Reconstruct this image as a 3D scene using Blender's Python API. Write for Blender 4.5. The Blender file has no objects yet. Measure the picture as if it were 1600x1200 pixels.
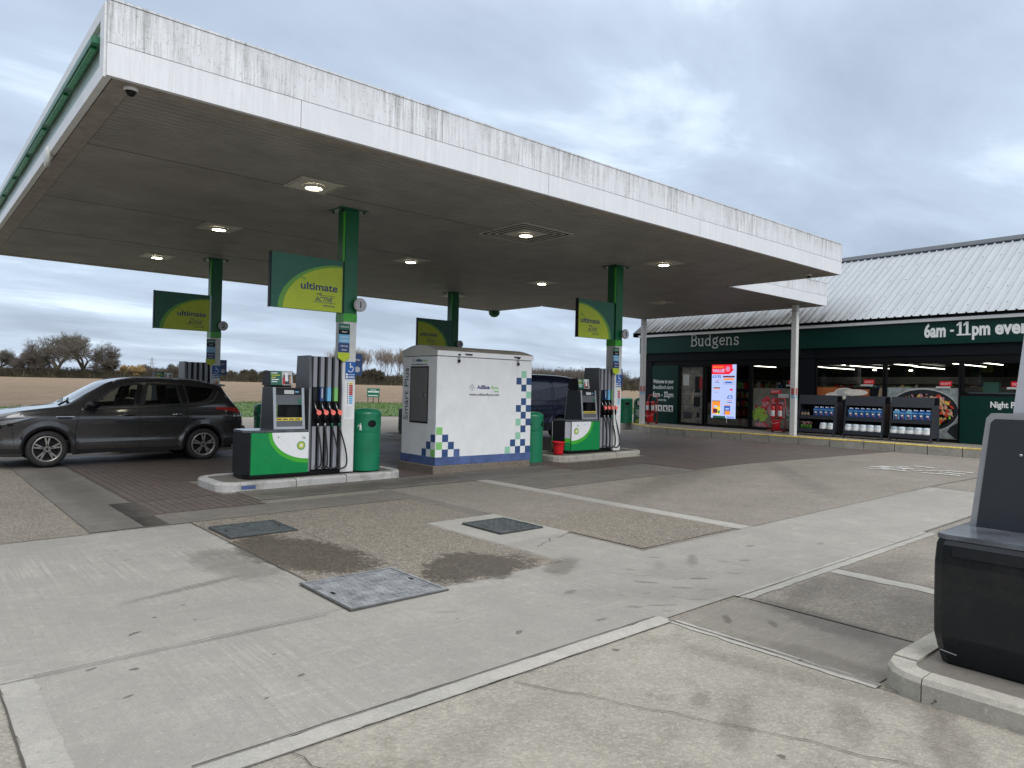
import bpy, bmesh, math, random
from mathutils import Matrix, Vector, noise as mnoise
C = bpy.data.collections.new('scene'); bpy.context.scene.collection.children.link(C)
S = bpy.context.scene
R = math.radians

# ------------------------------------------------------------------ camera
cam = bpy.data.cameras.new('camera'); co = bpy.data.objects.new('camera', cam)
S.collection.objects.link(co); S.camera = co
cam.sensor_width = 36; cam.lens = 1107.8/1600*36; cam.clip_start = 0.05; cam.clip_end = 4000
ya, pi_, ro = R(48.979), R(.3846), R(1.317)
s_, c_ = math.sin, math.cos
A_ = Matrix(((s_(ya), -c_(ya), 0), (0, 0, -1), (c_(ya), s_(ya), 0)))
P_ = Matrix(((1, 0, 0), (0, c_(pi_), s_(pi_)), (0, -s_(pi_), c_(pi_))))
O_ = Matrix(((c_(ro), -s_(ro), 0), (s_(ro), c_(ro), 0), (0, 0, 1)))
M_ = O_ @ P_ @ A_
co.matrix_world = Matrix.Translation((0, 0, 1.6)) @ Matrix((M_[0], -M_[1], -M_[2])).transposed().to_4x4()
S.render.resolution_x = 1024; S.render.resolution_y = 768

# ------------------------------------------------------------------ sky, sun, exposure
W = bpy.data.worlds.new('World'); S.world = W; W.use_nodes = True
nt = W.node_tree; nt.nodes.clear()
def wn(t, **k):
    n = nt.nodes.new(t)
    for a, b in k.items(): setattr(n, a, b)
    return n
SUN_EL, SUN_AZ = R(38), R(-100)
sky = wn('ShaderNodeTexSky', sky_type='NISHITA'); sky.sun_disc = False
sky.sun_elevation = SUN_EL; sky.sun_rotation = R(90) - SUN_AZ
tc = wn('ShaderNodeTexCoord'); sx = wn('ShaderNodeSeparateXYZ'); nt.links.new(tc.outputs['Generated'], sx.inputs[0])
def wm(op, a, b=None):
    n = wn('ShaderNodeMath', operation=op)
    for i, v in enumerate((a, b)):
        if v is None: continue
        if isinstance(v, (int, float)): n.inputs[i].default_value = v
        else: nt.links.new(v, n.inputs[i])
    return n.outputs[0]
zz = wm('ADD', wm('MAXIMUM', sx.outputs[2], 0.0), 0.13)
cxy = wn('ShaderNodeCombineXYZ')
nt.links.new(wm('DIVIDE', sx.outputs[0], zz), cxy.inputs[0]); nt.links.new(wm('DIVIDE', sx.outputs[1], zz), cxy.inputs[1])
mp = wn('ShaderNodeMapping'); nt.links.new(cxy.outputs[0], mp.inputs[0])
mp.inputs['Rotation'].default_value = (0, 0, R(35)); mp.inputs['Scale'].default_value = (0.7, 1.3, 1); mp.inputs['Location'].default_value = (3.1, 1.7, 0)
n1 = wn('ShaderNodeTexNoise'); n1.inputs['Scale'].default_value = 1.15; n1.inputs['Detail'].default_value = 9; n1.inputs['Roughness'].default_value = .56; n1.inputs['Distortion'].default_value = .35
nt.links.new(mp.outputs[0], n1.inputs['Vector'])
n2 = wn('ShaderNodeTexNoise'); n2.inputs['Scale'].default_value = 0.28; n2.inputs['Detail'].default_value = 3
nt.links.new(mp.outputs[0], n2.inputs['Vector'])
mixf = wm('ADD', wm('MULTIPLY', n1.outputs[0], .65), wm('MULTIPLY', n2.outputs[0], .35))
cr = wn('ShaderNodeValToRGB'); nt.links.new(mixf, cr.inputs[0])
e = cr.color_ramp.elements
e[0].position = .38; e[0].color = (3.5, 4.2, 5.3, 1)
e[1].position = .62; e[1].color = (7.2, 8.4, 9.6, 1)
m = e.new(.47); m.color = (4.3, 5.15, 6.4, 1)
m = e.new(.55); m.color = (5.0, 6.0, 7.35, 1)
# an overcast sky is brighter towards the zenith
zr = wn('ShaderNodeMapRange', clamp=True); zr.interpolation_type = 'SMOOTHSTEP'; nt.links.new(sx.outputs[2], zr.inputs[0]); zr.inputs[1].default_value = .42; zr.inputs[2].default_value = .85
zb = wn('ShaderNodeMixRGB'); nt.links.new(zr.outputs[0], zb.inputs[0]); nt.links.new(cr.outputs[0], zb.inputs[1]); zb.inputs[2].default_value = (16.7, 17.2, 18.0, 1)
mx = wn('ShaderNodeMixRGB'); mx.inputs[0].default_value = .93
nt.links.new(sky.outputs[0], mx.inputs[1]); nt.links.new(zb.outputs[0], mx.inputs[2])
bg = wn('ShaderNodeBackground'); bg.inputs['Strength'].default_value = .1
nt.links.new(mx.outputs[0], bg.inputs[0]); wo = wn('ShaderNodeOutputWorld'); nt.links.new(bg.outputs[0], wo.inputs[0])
sl = bpy.data.lights.new('sun', 'SUN'); so = bpy.data.objects.new('sun', sl); S.collection.objects.link(so)
sl.energy = 1.5; sl.angle = R(35); sl.color = (1, .98, .955)
so.rotation_euler = Vector((c_(SUN_AZ)*c_(SUN_EL), s_(SUN_AZ)*c_(SUN_EL), s_(SUN_EL))).to_track_quat('Z', 'Y').to_euler()
S.view_settings.view_transform = 'Standard'; S.view_settings.look = 'None'; S.view_settings.exposure = .34; S.view_settings.gamma = 1
S.render.engine = 'CYCLES'; S.cycles.max_bounces = 8; S.cycles.transparent_max_bounces = 12

# ------------------------------------------------------------------ materials
MATS = {}
def srgb(h):
    if isinstance(h, str):
        v = [int(h[i:i+2], 16)/255 for i in (0, 2, 4)]
        return tuple(x/12.92 if x <= .04045 else ((x+.055)/1.055)**2.4 for x in v)
    return h
class NT:
    def __init__(s, name):
        s.m = bpy.data.materials.new(name); s.m.use_nodes = True; s.t = s.m.node_tree; s.t.nodes.clear()
        s.out = s.n('ShaderNodeOutputMaterial'); s.p = s.n('ShaderNodeBsdfPrincipled'); s.l(s.p.outputs[0], s.out.inputs[0])
        g = s.n('ShaderNodeNewGeometry'); s.pos = g.outputs['Position']; MATS[name] = s.m
    def n(s, t, **k):
        x = s.t.nodes.new(t)
        for a, b in k.items(): setattr(x, a, b)
        return x
    def l(s, a, b): s.t.links.new(a, b)
    def _in(s, x, i, v):
        if isinstance(v, (int, float)): x.inputs[i].default_value = v
        elif isinstance(v, tuple): x.inputs[i].default_value = (*v, 1) if len(v) == 3 and x.inputs[i].type == 'RGBA' else v
        else: s.l(v, x.inputs[i])
    def math(s, op, a, b=0, cl=False):
        x = s.n('ShaderNodeMath', operation=op, use_clamp=cl); s._in(x, 0, a); s._in(x, 1, b); return x.outputs[0]
    def map(s, vec, sc=(1, 1, 1), loc=(0, 0, 0), rot=(0, 0, 0)):
        x = s.n('ShaderNodeMapping'); s.l(vec, x.inputs[0]); x.inputs['Scale'].default_value = sc; x.inputs['Location'].default_value = loc; x.inputs['Rotation'].default_value = rot; return x.outputs[0]
    def noise(s, sc, det=4, rough=.5, vec=None, dist=0):
        x = s.n('ShaderNodeTexNoise'); s.l(vec or s.pos, x.inputs['Vector']); x.inputs['Scale'].default_value = sc; x.inputs['Detail'].default_value = det; x.inputs['Roughness'].default_value = rough; x.inputs['Distortion'].default_value = dist; return x.outputs[0]
    def ramp(s, f, a, b, ca=(0, 0, 0), cb=(1, 1, 1)):
        x = s.n('ShaderNodeMapRange', clamp=True); s.l(f, x.inputs[0]); x.inputs[1].default_value = a; x.inputs[2].default_value = b; return x.outputs[0]
    def mix(s, f, a, b, bt='MIX'):
        x = s.n('ShaderNodeMixRGB', blend_type=bt); s._in(x, 0, f); s._in(x, 1, a); s._in(x, 2, b); return x.outputs[0]
    def bump(s, h, st=.3, d=.01):
        x = s.n('ShaderNodeBump'); s.l(h, x.inputs['Height']); x.inputs['Strength'].default_value = st; x.inputs['Distance'].default_value = d; s.l(x.outputs[0], s.p.inputs['Normal'])
    def set(s, col=None, rough=None, metal=None, **k):
        if col is not None: s._in(s.p, 'Base Color', col)
        if rough is not None: s._in(s.p, 'Roughness', rough)
        if metal is not None: s._in(s.p, 'Metallic', metal)
        for a, b in k.items(): s._in(s.p, a, b)
        return s.m
def mul(c, k): return tuple(min(1, x*k) for x in c[:3])
def simple(name, col, rough=.5, metal=0, var=.12, sc=6, bump=0, coat=0, emit=0, dirt=0, spec=None):
    col = srgb(col); t = NT(name)
    n = t.ramp(t.noise(sc, 5, .6), .3, .7)
    c = t.mix(n, mul(col, 1-var), mul(col, 1+var))
    if dirt:
        d = t.ramp(t.noise(2.3, 7, .7), .5, .78); c = t.mix(t.math('MULTIPLY', d, dirt), c, (.07, .06, .05))
    r = t.math('ADD', rough-.06, t.math('MULTIPLY', t.noise(sc*3, 3), .12))
    t.set(c, r, metal)
    if spec is not None: t.p.inputs['Specular IOR Level'].default_value = spec
    if coat: t.p.inputs['Coat Weight'].default_value = coat; t.p.inputs['Coat Roughness'].default_value = .06
    if emit: t.p.inputs['Emission Strength'].default_value = emit; t.p.inputs['Emission Color'].default_value = (*col, 1)
    if bump: t.bump(t.noise(sc*12, 3), bump, .004)
    return t.m
def glass(name, tint=(.55, .6, .6), refl=1.0, k=1.6):
    t = NT(name); t.t.nodes.remove(t.p)
    tr = t.n('ShaderNodeBsdfTransparent'); tr.inputs[0].default_value = (*tint, 1)
    gl = t.n('ShaderNodeBsdfGlossy'); gl.inputs['Roughness'].default_value = .015; gl.inputs[0].default_value = (refl, refl, refl, 1)
    fr = t.n('ShaderNodeFresnel'); fr.inputs[0].default_value = 1.55
    mx = t.n('ShaderNodeMixShader'); t.l(t.math('MULTIPLY', fr.outputs[0], k, True), mx.inputs[0]); t.l(tr.outputs[0], mx.inputs[1]); t.l(gl.outputs[0], mx.inputs[2]); t.l(mx.outputs[0], t.out.inputs[0]); return t.m
def emissive(name, col, st):
    t = NT(name); t.set(mul(srgb(col), .15), .4); t.p.inputs['Emission Color'].default_value = (*srgb(col), 1); t.p.inputs['Emission Strength'].default_value = st; return t.m

STAINS = [  # centre x, y, radii, angle, strength, edge: oil and wet patches on the forecourt
 (2.92, 6.35, .42, .95, .15, .95, .35), (3.95, 5.0, .55, .42, .3, .95, .30), (2.3, 6.4, .25, .7, .1, .5, .8), (1.95, 5.86, .6, .05, .25, .5, .8), (4.55, 4.5, .35, .12, .5, .6, .7), (5.3, 3.98, .16, .06, .6, .3, .8), (5.72, 3.92, .22, .05, .6, .5, .9), (3.21, 2.13, .10, .05, .4, .45, 1), (3.13, 1.87, .30, .08, .5, .42, 1), (3.55, 1.5, .3, .08, .4, .4, 1), (3.75, 1.15, .8, .10, .5, .45, 1), (3.9, 2.0, .1, .7, .2, .35, 1), (2.6, .9, 1.2, .12, -.3, .35, 1), (1.8, 2.5, .7, .12, .2, .25, 1),
 (4.95, 2.3, .16, .55, -.15, .75, .9), (6.7, 2.6, .9, .25, 0, .5, 1), (6.0, 2.0, .6, .3, .3, .45, 1), (4.25, 1.9, .12, .5, 0, .5, 1), (2.2, 1.0, 1.0, .5, .3, .3, 1), (5.6, 2.75, .5, .1, .2, .5, .8),
 (4.27, 3.13, 0.048, 0.016, -0.81, 0.45, 0.55), (4.42, 3.2, 0.037, 0.021, -0.61, 0.43, 0.55), (4.33, 3.25, 0.081, 0.018, -0.68, 0.53, 0.55), (4.6, 3.32, 0.044, 0.016, -0.97, 0.58, 0.55), (4.75, 3.7, 0.085, 0.028, -0.98, 0.55, 0.55), (4.96, 4.05, 0.052, 0.025, -0.96, 0.43, 0.55), (4.85, 3.42, 0.087, 0.015, -0.75, 0.69, 0.55), (5.0, 3.25, 0.065, 0.017, -0.93, 0.48, 0.55), (5.2, 3.5, 0.091, 0.028, -0.62, 0.73, 0.55), (4.7, 3.15, 0.089, 0.024, -0.65, 0.54, 0.55), (5.05, 3.6, 0.065, 0.021, -0.41, 0.42, 0.55), (4.5, 3.5, 0.043, 0.019, -0.48, 0.5, 0.55), (4.3, 3.6, 0.036, 0.025, -0.91, 0.44, 0.55), (5.6, 3.4, 0.063, 0.02, -0.81, 0.69, 0.55), (5.5, 4.2, 0.059, 0.017, -0.89, 0.6, 0.55), (4.15, 3.35, 0.055, 0.027, -0.62, 0.53, 0.55), (4.9, 3.85, 0.089, 0.016, -0.67, 0.42, 0.55), (5.9, 3.7, 0.081, 0.024, -0.96, 0.47, 0.55), (4.6, 3.4, 0.7, 0.22, -0.7, 0.22, 1.2), (5.2, 3.7, 0.5, 0.15, -0.6, 0.2, 1.2), (4.45, 2.75, 0.09, 0.03, 0.7, 0.7, 0.3), (4.62, 2.5, 0.09, 0.03, 0.7, 0.7, 0.3), (1.37, 5.23, 0.015, 0.012, 0.4, 0.85, 0.2), (3.67, 7.31, 0.026, 0.014, 0.4, 0.85, 0.2), (0.86, 4.51, 0.029, 0.013, 0.4, 0.85, 0.2), (2.11, 7.26, 0.024, 0.013, 0.4, 0.85, 0.2), (1.74, 4.1, 0.021, 0.009, 0.4, 0.85, 0.2), (2.02, 7.34, 0.019, 0.008, 0.4, 0.85, 0.2), (0.94, 4.01, 0.027, 0.01, 0.4, 0.85, 0.2), (1.73, 3.71, 0.03, 0.011, 0.4, 0.85, 0.2), (1.47, 3.55, 0.015, 0.009, 0.4, 0.85, 0.2), (2.97, 3.93, 0.015, 0.011, 0.4, 0.85, 0.2), (1.6, 7.49, 0.016, 0.011, 0.4, 0.85, 0.2), (3.28, 5.02, 0.03, 0.011, 0.4, 0.85, 0.2), (1.57, 5.02, 0.015, 0.011, 0.4, 0.85, 0.2), (1.6, 7.04, 0.027, 0.011, 0.4, 0.85, 0.2),
 (1.19, 4.98, .045, .02, .5, .95, .1), (3.13, 3.47, .04, .02, .5, .8, .2), (1.6, 5.4, .02, .012, .3, .7, .2), (3.0, 4.1, .10, .015, -.6, .35, .5), (6.1, 3.6, .06, .03, 0, .5, .4), (6.7, 3.9, .07, .03, 0, .5, .4), (7.4, 3.5, .06, .03, 0, .5, .4), (4.05, 3.9, .07, .03, .3, .6, .3), (3.75, 3.3, .05, .02, 0, .6, .3),
 (8.0, 9.9, 2.4, .30, 0, .55, .9), (5.2, 9.85, 1.6, .30, 0, .6, .8), (10.5, 7.6, 2.8, .35, .35, .35, 1), (12.8, 6.6, 2.6, .25, .7, .3, 1), (2.0, 11.5, .25, 3.0, 0, .35, 1)]
def stain_mask(t, lst):
    nzv = t.n('ShaderNodeTexNoise'); nzv.inputs['Scale'].default_value = 2.6; nzv.inputs['Detail'].default_value = 7; nzv.inputs['Roughness'].default_value = .65; t.l(t.pos, nzv.inputs['Vector'])
    tot = None
    wob = t.math('MULTIPLY', t.math('SUBTRACT', nzv.outputs[0], .5), 1.5)
    nf = t.n('ShaderNodeTexNoise'); nf.inputs['Scale'].default_value = 14; nf.inputs['Detail'].default_value = 6; nf.inputs['Roughness'].default_value = .7; t.l(t.pos, nf.inputs['Vector'])
    wob = t.math('ADD', wob, t.math('MULTIPLY', t.math('SUBTRACT', nf.outputs[0], .5), 1.2))
    nh = t.n('ShaderNodeTexNoise'); nh.inputs['Scale'].default_value = 30; nh.inputs['Detail'].default_value = 5; nh.inputs['Roughness'].default_value = .7; t.l(t.pos, nh.inputs['Vector']); wob2 = t.math('ADD', wob, t.math('MULTIPLY', t.math('SUBTRACT', nh.outputs[0], .5), 2.6))
    for (cx, cy, rx, ry, a, stg, ed) in lst:
        mpn = t.n('ShaderNodeMapping'); mpn.vector_type = 'TEXTURE'; t.l(t.pos, mpn.inputs[0]); mpn.inputs['Location'].default_value = (cx, cy, 0); mpn.inputs['Rotation'].default_value = (0, 0, a); mpn.inputs['Scale'].default_value = (rx, ry, 1)
        fl = t.n('ShaderNodeVectorMath', operation='MULTIPLY'); t.l(mpn.outputs[0], fl.inputs[0]); fl.inputs[1].default_value = (1, 1, 0)
        ln = t.n('ShaderNodeVectorMath', operation='LENGTH'); t.l(fl.outputs[0], ln.inputs[0])
        d = t.math('ADD', ln.outputs['Value'], wob if rx*ry > .02 else wob2)
        mr = t.n('ShaderNodeMapRange', clamp=True); mr.interpolation_type = 'SMOOTHSTEP'; t.l(d, mr.inputs[0]); mr.inputs[1].default_value = 1+ed*.5; mr.inputs[2].default_value = 1-ed*.5; mr.inputs[3].default_value = 0; mr.inputs[4].default_value = stg
        tot = mr.outputs[0] if tot is None else t.math('MAXIMUM', tot, mr.outputs[0])
    return tot
def concrete(name, base, dark=None, gravel=0, groove=0, stain=.5, brown=(.13, .10, .07), seed=0, wet=0, box=None):
    t = NT(name); base = srgb(base)
    big = t.noise(.55, 6, .62, t.map(t.pos, loc=(seed*7.1, seed*3.3, 0)))
    mid = t.noise(3.1, 7, .68, t.map(t.pos, loc=(seed*2.1, 5, 0)), .4)
    fine = t.noise(95, 3, .7)
    c = t.mix(t.ramp(big, .36, .66), mul(base, .80), mul(base, 1.1))
    c = t.mix(t.math('MULTIPLY', t.ramp(mid, .5, .72), stain), c, brown)
    c = t.mix(t.math('MULTIPLY', t.ramp(t.noise(1.9, 8, .7, t.map(t.pos, loc=(seed*5.7, 2, 0)), .8), .46, .60), .55), c, tuple(base[i]*(.78, .79, .80)[i] for i in range(3)))
    mott = t.noise(17, 6, .72, None, .6)
    c = t.mix(t.math('MULTIPLY', t.ramp(mott, .38, .62), .30), c, mul(base, .58))
    c = t.mix(t.math('MULTIPLY', t.ramp(t.noise(6.5, 8, .75), .56, .7), .28), c, mul(base, 1.28))
    c = t.mix(t.math('MULTIPLY', t.ramp(fine, .35, .65), .45), t.mix(1, c, (.72, .72, .72), 'MULTIPLY'), c) if not gravel else c
    h = t.math('ADD', t.math('MULTIPLY', fine, .5), t.math('MULTIPLY', mott, .8))
    if gravel:
        v = t.n('ShaderNodeTexVoronoi'); v.inputs['Scale'].default_value = 74; t.l(t.pos, v.inputs['Vector'])
        g = t.n('ShaderNodeSeparateColor'); t.l(v.outputs['Color'], g.inputs[0])
        c = t.mix(t.math('MULTIPLY', t.ramp(g.outputs[0], .55, .95), gravel), c, mul(base, 1.75))
        c = t.mix(t.math('MULTIPLY', t.ramp(g.outputs[1], .6, .9), gravel*.8), c, mul(base, .42))
        c = t.mix(t.math('MULTIPLY', t.ramp(g.outputs[2], .85, .97), gravel*.5), c, (.22, .15, .10))
        h = t.math('ADD', h, t.math('MULTIPLY', v.outputs['Distance'], -1.4))
    if groove:
        w = t.noise(1, 5, .7, t.map(t.pos, sc=(30, .9, 1) if groove == 1 else (.9, 30, 1), rot=(0, 0, R(4)))); wb = t.ramp(t.noise(.8, 4, .6), .25, .6)
        c = t.mix(t.math('MULTIPLY', t.math('MULTIPLY', t.ramp(w, .43, .57), wb), .85), c, mul(base, .60)); h = t.math('ADD', h, t.math('MULTIPLY', t.math('MULTIPLY', w, wb), 3.4))
        c = t.mix(t.math('MULTIPLY', t.ramp(t.noise(1, 6, .75, t.map(t.pos, sc=(1.6, 9, 1))), .56, .72), .22), c, mul(base, 1.3))
    fl_ = t.noise(55, 2, .5); c = t.mix(t.math('MULTIPLY', t.ramp(fl_, .64, .72), .22), c, mul(base, 1.6)); pit = t.noise(38, 3, .6); c = t.mix(t.math('MULTIPLY', t.ramp(pit, .64, .72), .6), c, mul(base, .35))
    # dropped spots: chewing gum and oil
    v2 = t.n('ShaderNodeTexVoronoi'); v2.inputs['Scale'].default_value = 2.6; v2.inputs['Randomness'].default_value = 1
    dv = t.n('ShaderNodeVectorMath', operation='ADD'); t.l(t.pos, dv.inputs[0]); nz = t.n('ShaderNodeTexNoise'); nz.inputs['Scale'].default_value = 9; t.l(t.pos, nz.inputs['Vector'])
    sc_ = t.n('ShaderNodeVectorMath', operation='SCALE'); t.l(nz.outputs['Color'], sc_.inputs[0]); sc_.inputs['Scale'].default_value = .12; t.l(sc_.outputs[0], dv.inputs[1]); t.l(dv.outputs[0], v2.inputs['Vector'])
    gg = t.n('ShaderNodeSeparateColor'); t.l(v2.outputs['Color'], gg.inputs[0])
    sp = t.math('LESS_THAN', v2.outputs['Distance'], t.math('MULTIPLY', t.ramp(gg.outputs[0], .55, 1), .075))
    c = t.mix(t.math('MULTIPLY', sp, .7), c, (.045, .04, .035))
    rg = t.math('ADD', .72-wet*.3, t.math('MULTIPLY', mid, .22))
    if box:
        lst = [q for q in STAINS if box[0]-q[2] < q[0] < box[1]+q[2] and box[2]-q[3] < q[1] < box[3]+q[3]]
        if lst:
            sm = stain_mask(t, lst); c = t.mix(t.math('MULTIPLY', sm, .85), c, t.mix(1, c, (.30, .27, .24), 'MULTIPLY')); rg = t.math('SUBTRACT', rg, t.math('MULTIPLY', sm, .38))
    t.set(c, rg); t.p.inputs['Specular IOR Level'].default_value = .35
    t.bump(h, .55, .006); return t.m

concrete('concrete_pale', (.375, .352, .308), groove=1, stain=.16, brown=(.16, .145, .12), seed=1, box=(0, 9, 2.9, 8))
concrete('concrete_strip', (.43, .408, .36), stain=.12, seed=2)
concrete('concrete_worn', (.29, .266, .222), gravel=.22, stain=.7, brown=(.115, .098, .072), seed=3, box=(.9, 4.6, .2, 2.9))
concrete('concrete_dirty', (.205, .185, .158), stain=.5, brown=(.07, .058, .045), seed=4, box=(1, 12, 8.5, 14))
concrete('concrete_gravel', (.188, .165, .132), gravel=.8, stain=.28, brown=(.09, .075, .055), seed=5, box=(2.5, 5, 4.6, 7))
concrete('concrete_tan', (.215, .193, .16), gravel=.4, stain=.35, brown=(.10, .085, .065), seed=6, box=(5, 16, 1.5, 9))
concrete('concrete_grooved', (.27, .245, .205), groove=2, stain=.4, brown=(.08, .07, .055), seed=7, wet=.1, box=(4.1, 5.1, 1.6, 3))
concrete('concrete_kerb', (.50, .47, .40), stain=.55, brown=(.10, .085, .06), seed=8)
concrete('tarmac', (.085, .085, .088), gravel=.3, stain=.15, seed=9)
concrete('kerb_painted', (.56, .55, .52), stain=.75, brown=(.13, .11, .085), seed=12)
simple('joint', (.06, .052, .044), .9)
simple('wet_concrete', (.05, .042, .033), .30, var=.35, sc=30, bump=.3)
simple('damp', (.125, .112, .095), .5, var=.3, sc=20)
simple('oil_spot', (.055, .05, .045), .5, var=.4, sc=20)
simple('paint_white', (.55, .54, .5), .7, var=.25, sc=25)
def wornpaint():
    t = NT('paint_worn'); t.set((.55, .54, .50), .7); a = t.ramp(t.noise(9, 7, .75), .38, .52); t.l(a, t.p.inputs['Alpha'])
wornpaint()
simple('paint_yellow', (.52, .39, .08), .6, var=.4, sc=14, dirt=.75)
def pavers():
    t = NT('pavers'); b = t.n('ShaderNodeTexBrick'); t.l(t.map(t.pos, rot=(0, 0, R(90))), b.inputs['Vector'])
    b.inputs['Scale'].default_value = 1; b.inputs['Brick Width'].default_value = .21; b.inputs['Row Height'].default_value = .105; b.inputs['Mortar Size'].default_value = .009; b.inputs['Mortar Smooth'].default_value = .4
    b.inputs['Color1'].default_value = (.115, .078, .064, 1); b.inputs['Color2'].default_value = (.082, .062, .054, 1); b.inputs['Mortar'].default_value = (.026, .022, .02, 1)
    c = t.mix(t.math('MULTIPLY', t.ramp(t.noise(1.2, 6, .65), .45, .7), .55), b.outputs['Color'], (.06, .052, .045))
    c = t.mix(t.math('MULTIPLY', t.noise(45, 3), .35), c, (.15, .125, .105))
    t.set(c, t.math('ADD', .45, t.math('MULTIPLY', t.noise(2, 4), .35)))
    h = t.math('ADD', t.math('MULTIPLY', b.outputs['Fac'], -1), t.math('MULTIPLY', t.noise(40, 3), .3)); t.bump(h, .9, .012)
pavers()
def fascia_mat(name, top):
    t = NT(name); st = t.noise(1, 7, .78, t.map(t.pos, sc=(24, 24, 1.1))); bl = t.noise(1.3, 7, .7)
    z = t.n('ShaderNodeSeparateXYZ'); t.l(t.pos, z.inputs[0])
    k = t.ramp(st, .44, .70); k = t.math('MULTIPLY', k, t.math('ADD', .12, t.math('MULTIPLY', t.ramp(bl, .40, .58), 1.0))); k = t.math('ADD', k, t.math('MULTIPLY', t.math('MULTIPLY', t.ramp(z.outputs[2], 5.0, 5.29), t.ramp(t.noise(1, 6, .75, t.map(t.pos, sc=(5, 5, 1))), .42, .62)), .45))
    sp = t.math('MULTIPLY', t.ramp(t.noise(34, 5, .7), .58, .66), .5)
    c = t.mix(t.ramp(bl, .35, .7), (.60, .61, .63), (.69, .70, .72))
    c = t.mix(t.math('MULTIPLY', t.math('ADD', k, sp), top), c, (.27, .265, .25))
    t.set(c, .45); t.bump(bl, .08, .01)
fascia_mat('fascia_upper', 1.0); fascia_mat('fascia_lower', .3)
simple('white_metal', (.66, .66, .66), .4, var=.05, dirt=.12)
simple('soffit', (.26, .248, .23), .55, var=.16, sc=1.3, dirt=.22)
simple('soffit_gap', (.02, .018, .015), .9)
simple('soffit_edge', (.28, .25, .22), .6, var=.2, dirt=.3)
simple('lamp_plate', (.5, .48, .42), .45, var=.1)
emissive('lamp_on', (1, .93, .72), 18)
simple('lamp_off', (.5, .5, .46), .3)
simple('green_dark', (.008, .10, .055), .32, var=.1)
simple('green_shaft', (.004, .115, .045), .34, var=.1)
simple('green_lime', (.16, .50, .03), .35)
simple('green_mid', (.05, .36, .03), .35)
simple('green_brand', (0.0, .21, .055), .28, var=.07)
simple('lime_sign', (.45, .55, .025), .4, var=.05)
simple('leaf_sign', (.13, .35, .05), .4, var=.05)
simple('sign_green', (.012, .115, .07), .35, var=.08)
simple('pale_green_panel', (.42, .52, .50), .3, var=.06)
simple('text_navy', (.03, .045, .16), .5, var=0)
simple('text_dark', (.03, .035, .04), .5, var=0)
simple('text_white', (.8, .8, .78), .5, var=.03)
simple('text_grey', (.5, .5, .48), .5, var=.03)
simple('col_white', (.62, .62, .60), .35, var=.05, dirt=.15)
simple('col_grey', (.42, .40, .37), .4, var=.08, dirt=.25)
simple('charcoal', (.010, .012, .015), .42, var=.15, spec=.3, dirt=.25)
simple('pump_black', (.006, .008, .010), .26, var=.2, sc=3, spec=.4, dirt=.25)
simple('cheek_grey', (.026, .031, .038), .4, var=.08)
simple('charcoal_gloss', (.022, .026, .032), .16, var=.1, coat=.4)
simple('near_black', (.005, .005, .006), .4, spec=.25)
simple('pump_grey', (.10, .105, .115), .35, var=.08)
simple('pump_top', (.085, .095, .11), .16, var=.45, sc=5, dirt=.5)
simple('silver', (.40, .41, .43), .33, .6, var=.08)
simple('pale_grey', (.44, .45, .48), .35, var=.06)
simple('strip_grey', (.27, .275, .30), .32, var=.05)
simple('panel_white', (.72, .72, .73), .28, var=.03)
simple('coral', (.88, .19, .15), .35)
simple('yellow_band', (.70, .52, .03), .5)
simple('rubber', (.012, .012, .013), .5)
simple('bin_green', (.005, .16, .075), .33, var=.14, sc=3, bump=.1)
simple('red', (.42, .012, .015), .35, var=.1)
simple('red_bright', (.62, .012, .02), .38, var=.05)
simple('blue_sign', (.01, .10, .36), .4)
simple('blue_pale', (.15, .42, .66), .4)
simple('navy', (.02, .055, .17), .35, var=.1)
simple('navy_square', (.025, .065, .17), .4, var=.1)
simple('mint', (.25, .50, .36), .4, var=.05)
simple('leaf_square', (.20, .48, .14), .4, var=.05)
simple('blue_band', (.065, .10, .23), .42, var=.3, sc=5)
simple('box_white', (.69, .69, .69), .38, var=.05, sc=2, dirt=.13)
simple('box_side', (.50, .50, .46), .5, var=.06, sc=2, dirt=.08)
simple('box_roof', (.24, .22, .18), .7, var=.3, sc=3, dirt=.5)
simple('door_grey', (.11, .105, .10), .5, var=.12)
concrete('plinth', (.17, .145, .115), gravel=.5, stain=.6)
simple('manhole_worn', (.20, .205, .21), .55, .1, var=.45, sc=7, bump=.6, dirt=.4)
simple('manhole', (.085, .095, .095), .5, .3, var=.35, sc=10, bump=.6)
simple('shop_green', (.001, .030, .023), .45, var=.08, spec=.25)
simple('shop_dark', (.006, .008, .011), .6, var=.15, spec=.15)
simple('shop_frame', (.004, .0045, .005), .5, spec=.2)
simple('roof_cap', (.07, .08, .09), .5)
simple('brass', (.35, .22, .08), .4, .6)
simple('steel', (.35, .35, .36), .35, .8)
def roofm():
    t = NT('roof_sheet'); st = t.noise(1, 5, .6, t.map(t.pos, sc=(.5, 3, .5)))
    c = t.mix(t.ramp(st, .35, .7), (.31, .335, .35), (.36, .385, .40))
    s = t.n('ShaderNodeSeparateXYZ'); t.l(t.pos, s.inputs[0])
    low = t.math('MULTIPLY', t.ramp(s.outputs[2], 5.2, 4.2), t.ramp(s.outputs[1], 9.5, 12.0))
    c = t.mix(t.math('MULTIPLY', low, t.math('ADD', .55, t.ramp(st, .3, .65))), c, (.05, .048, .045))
    t.set(c, .5, .1)
roofm()
glass('shop_glass', (.9, .93, .92), 1.0, .5); glass('car_glass', (.42, .46, .46), 1.0, 1.2); glass('clear_cover', (.8, .8, .8))
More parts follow.
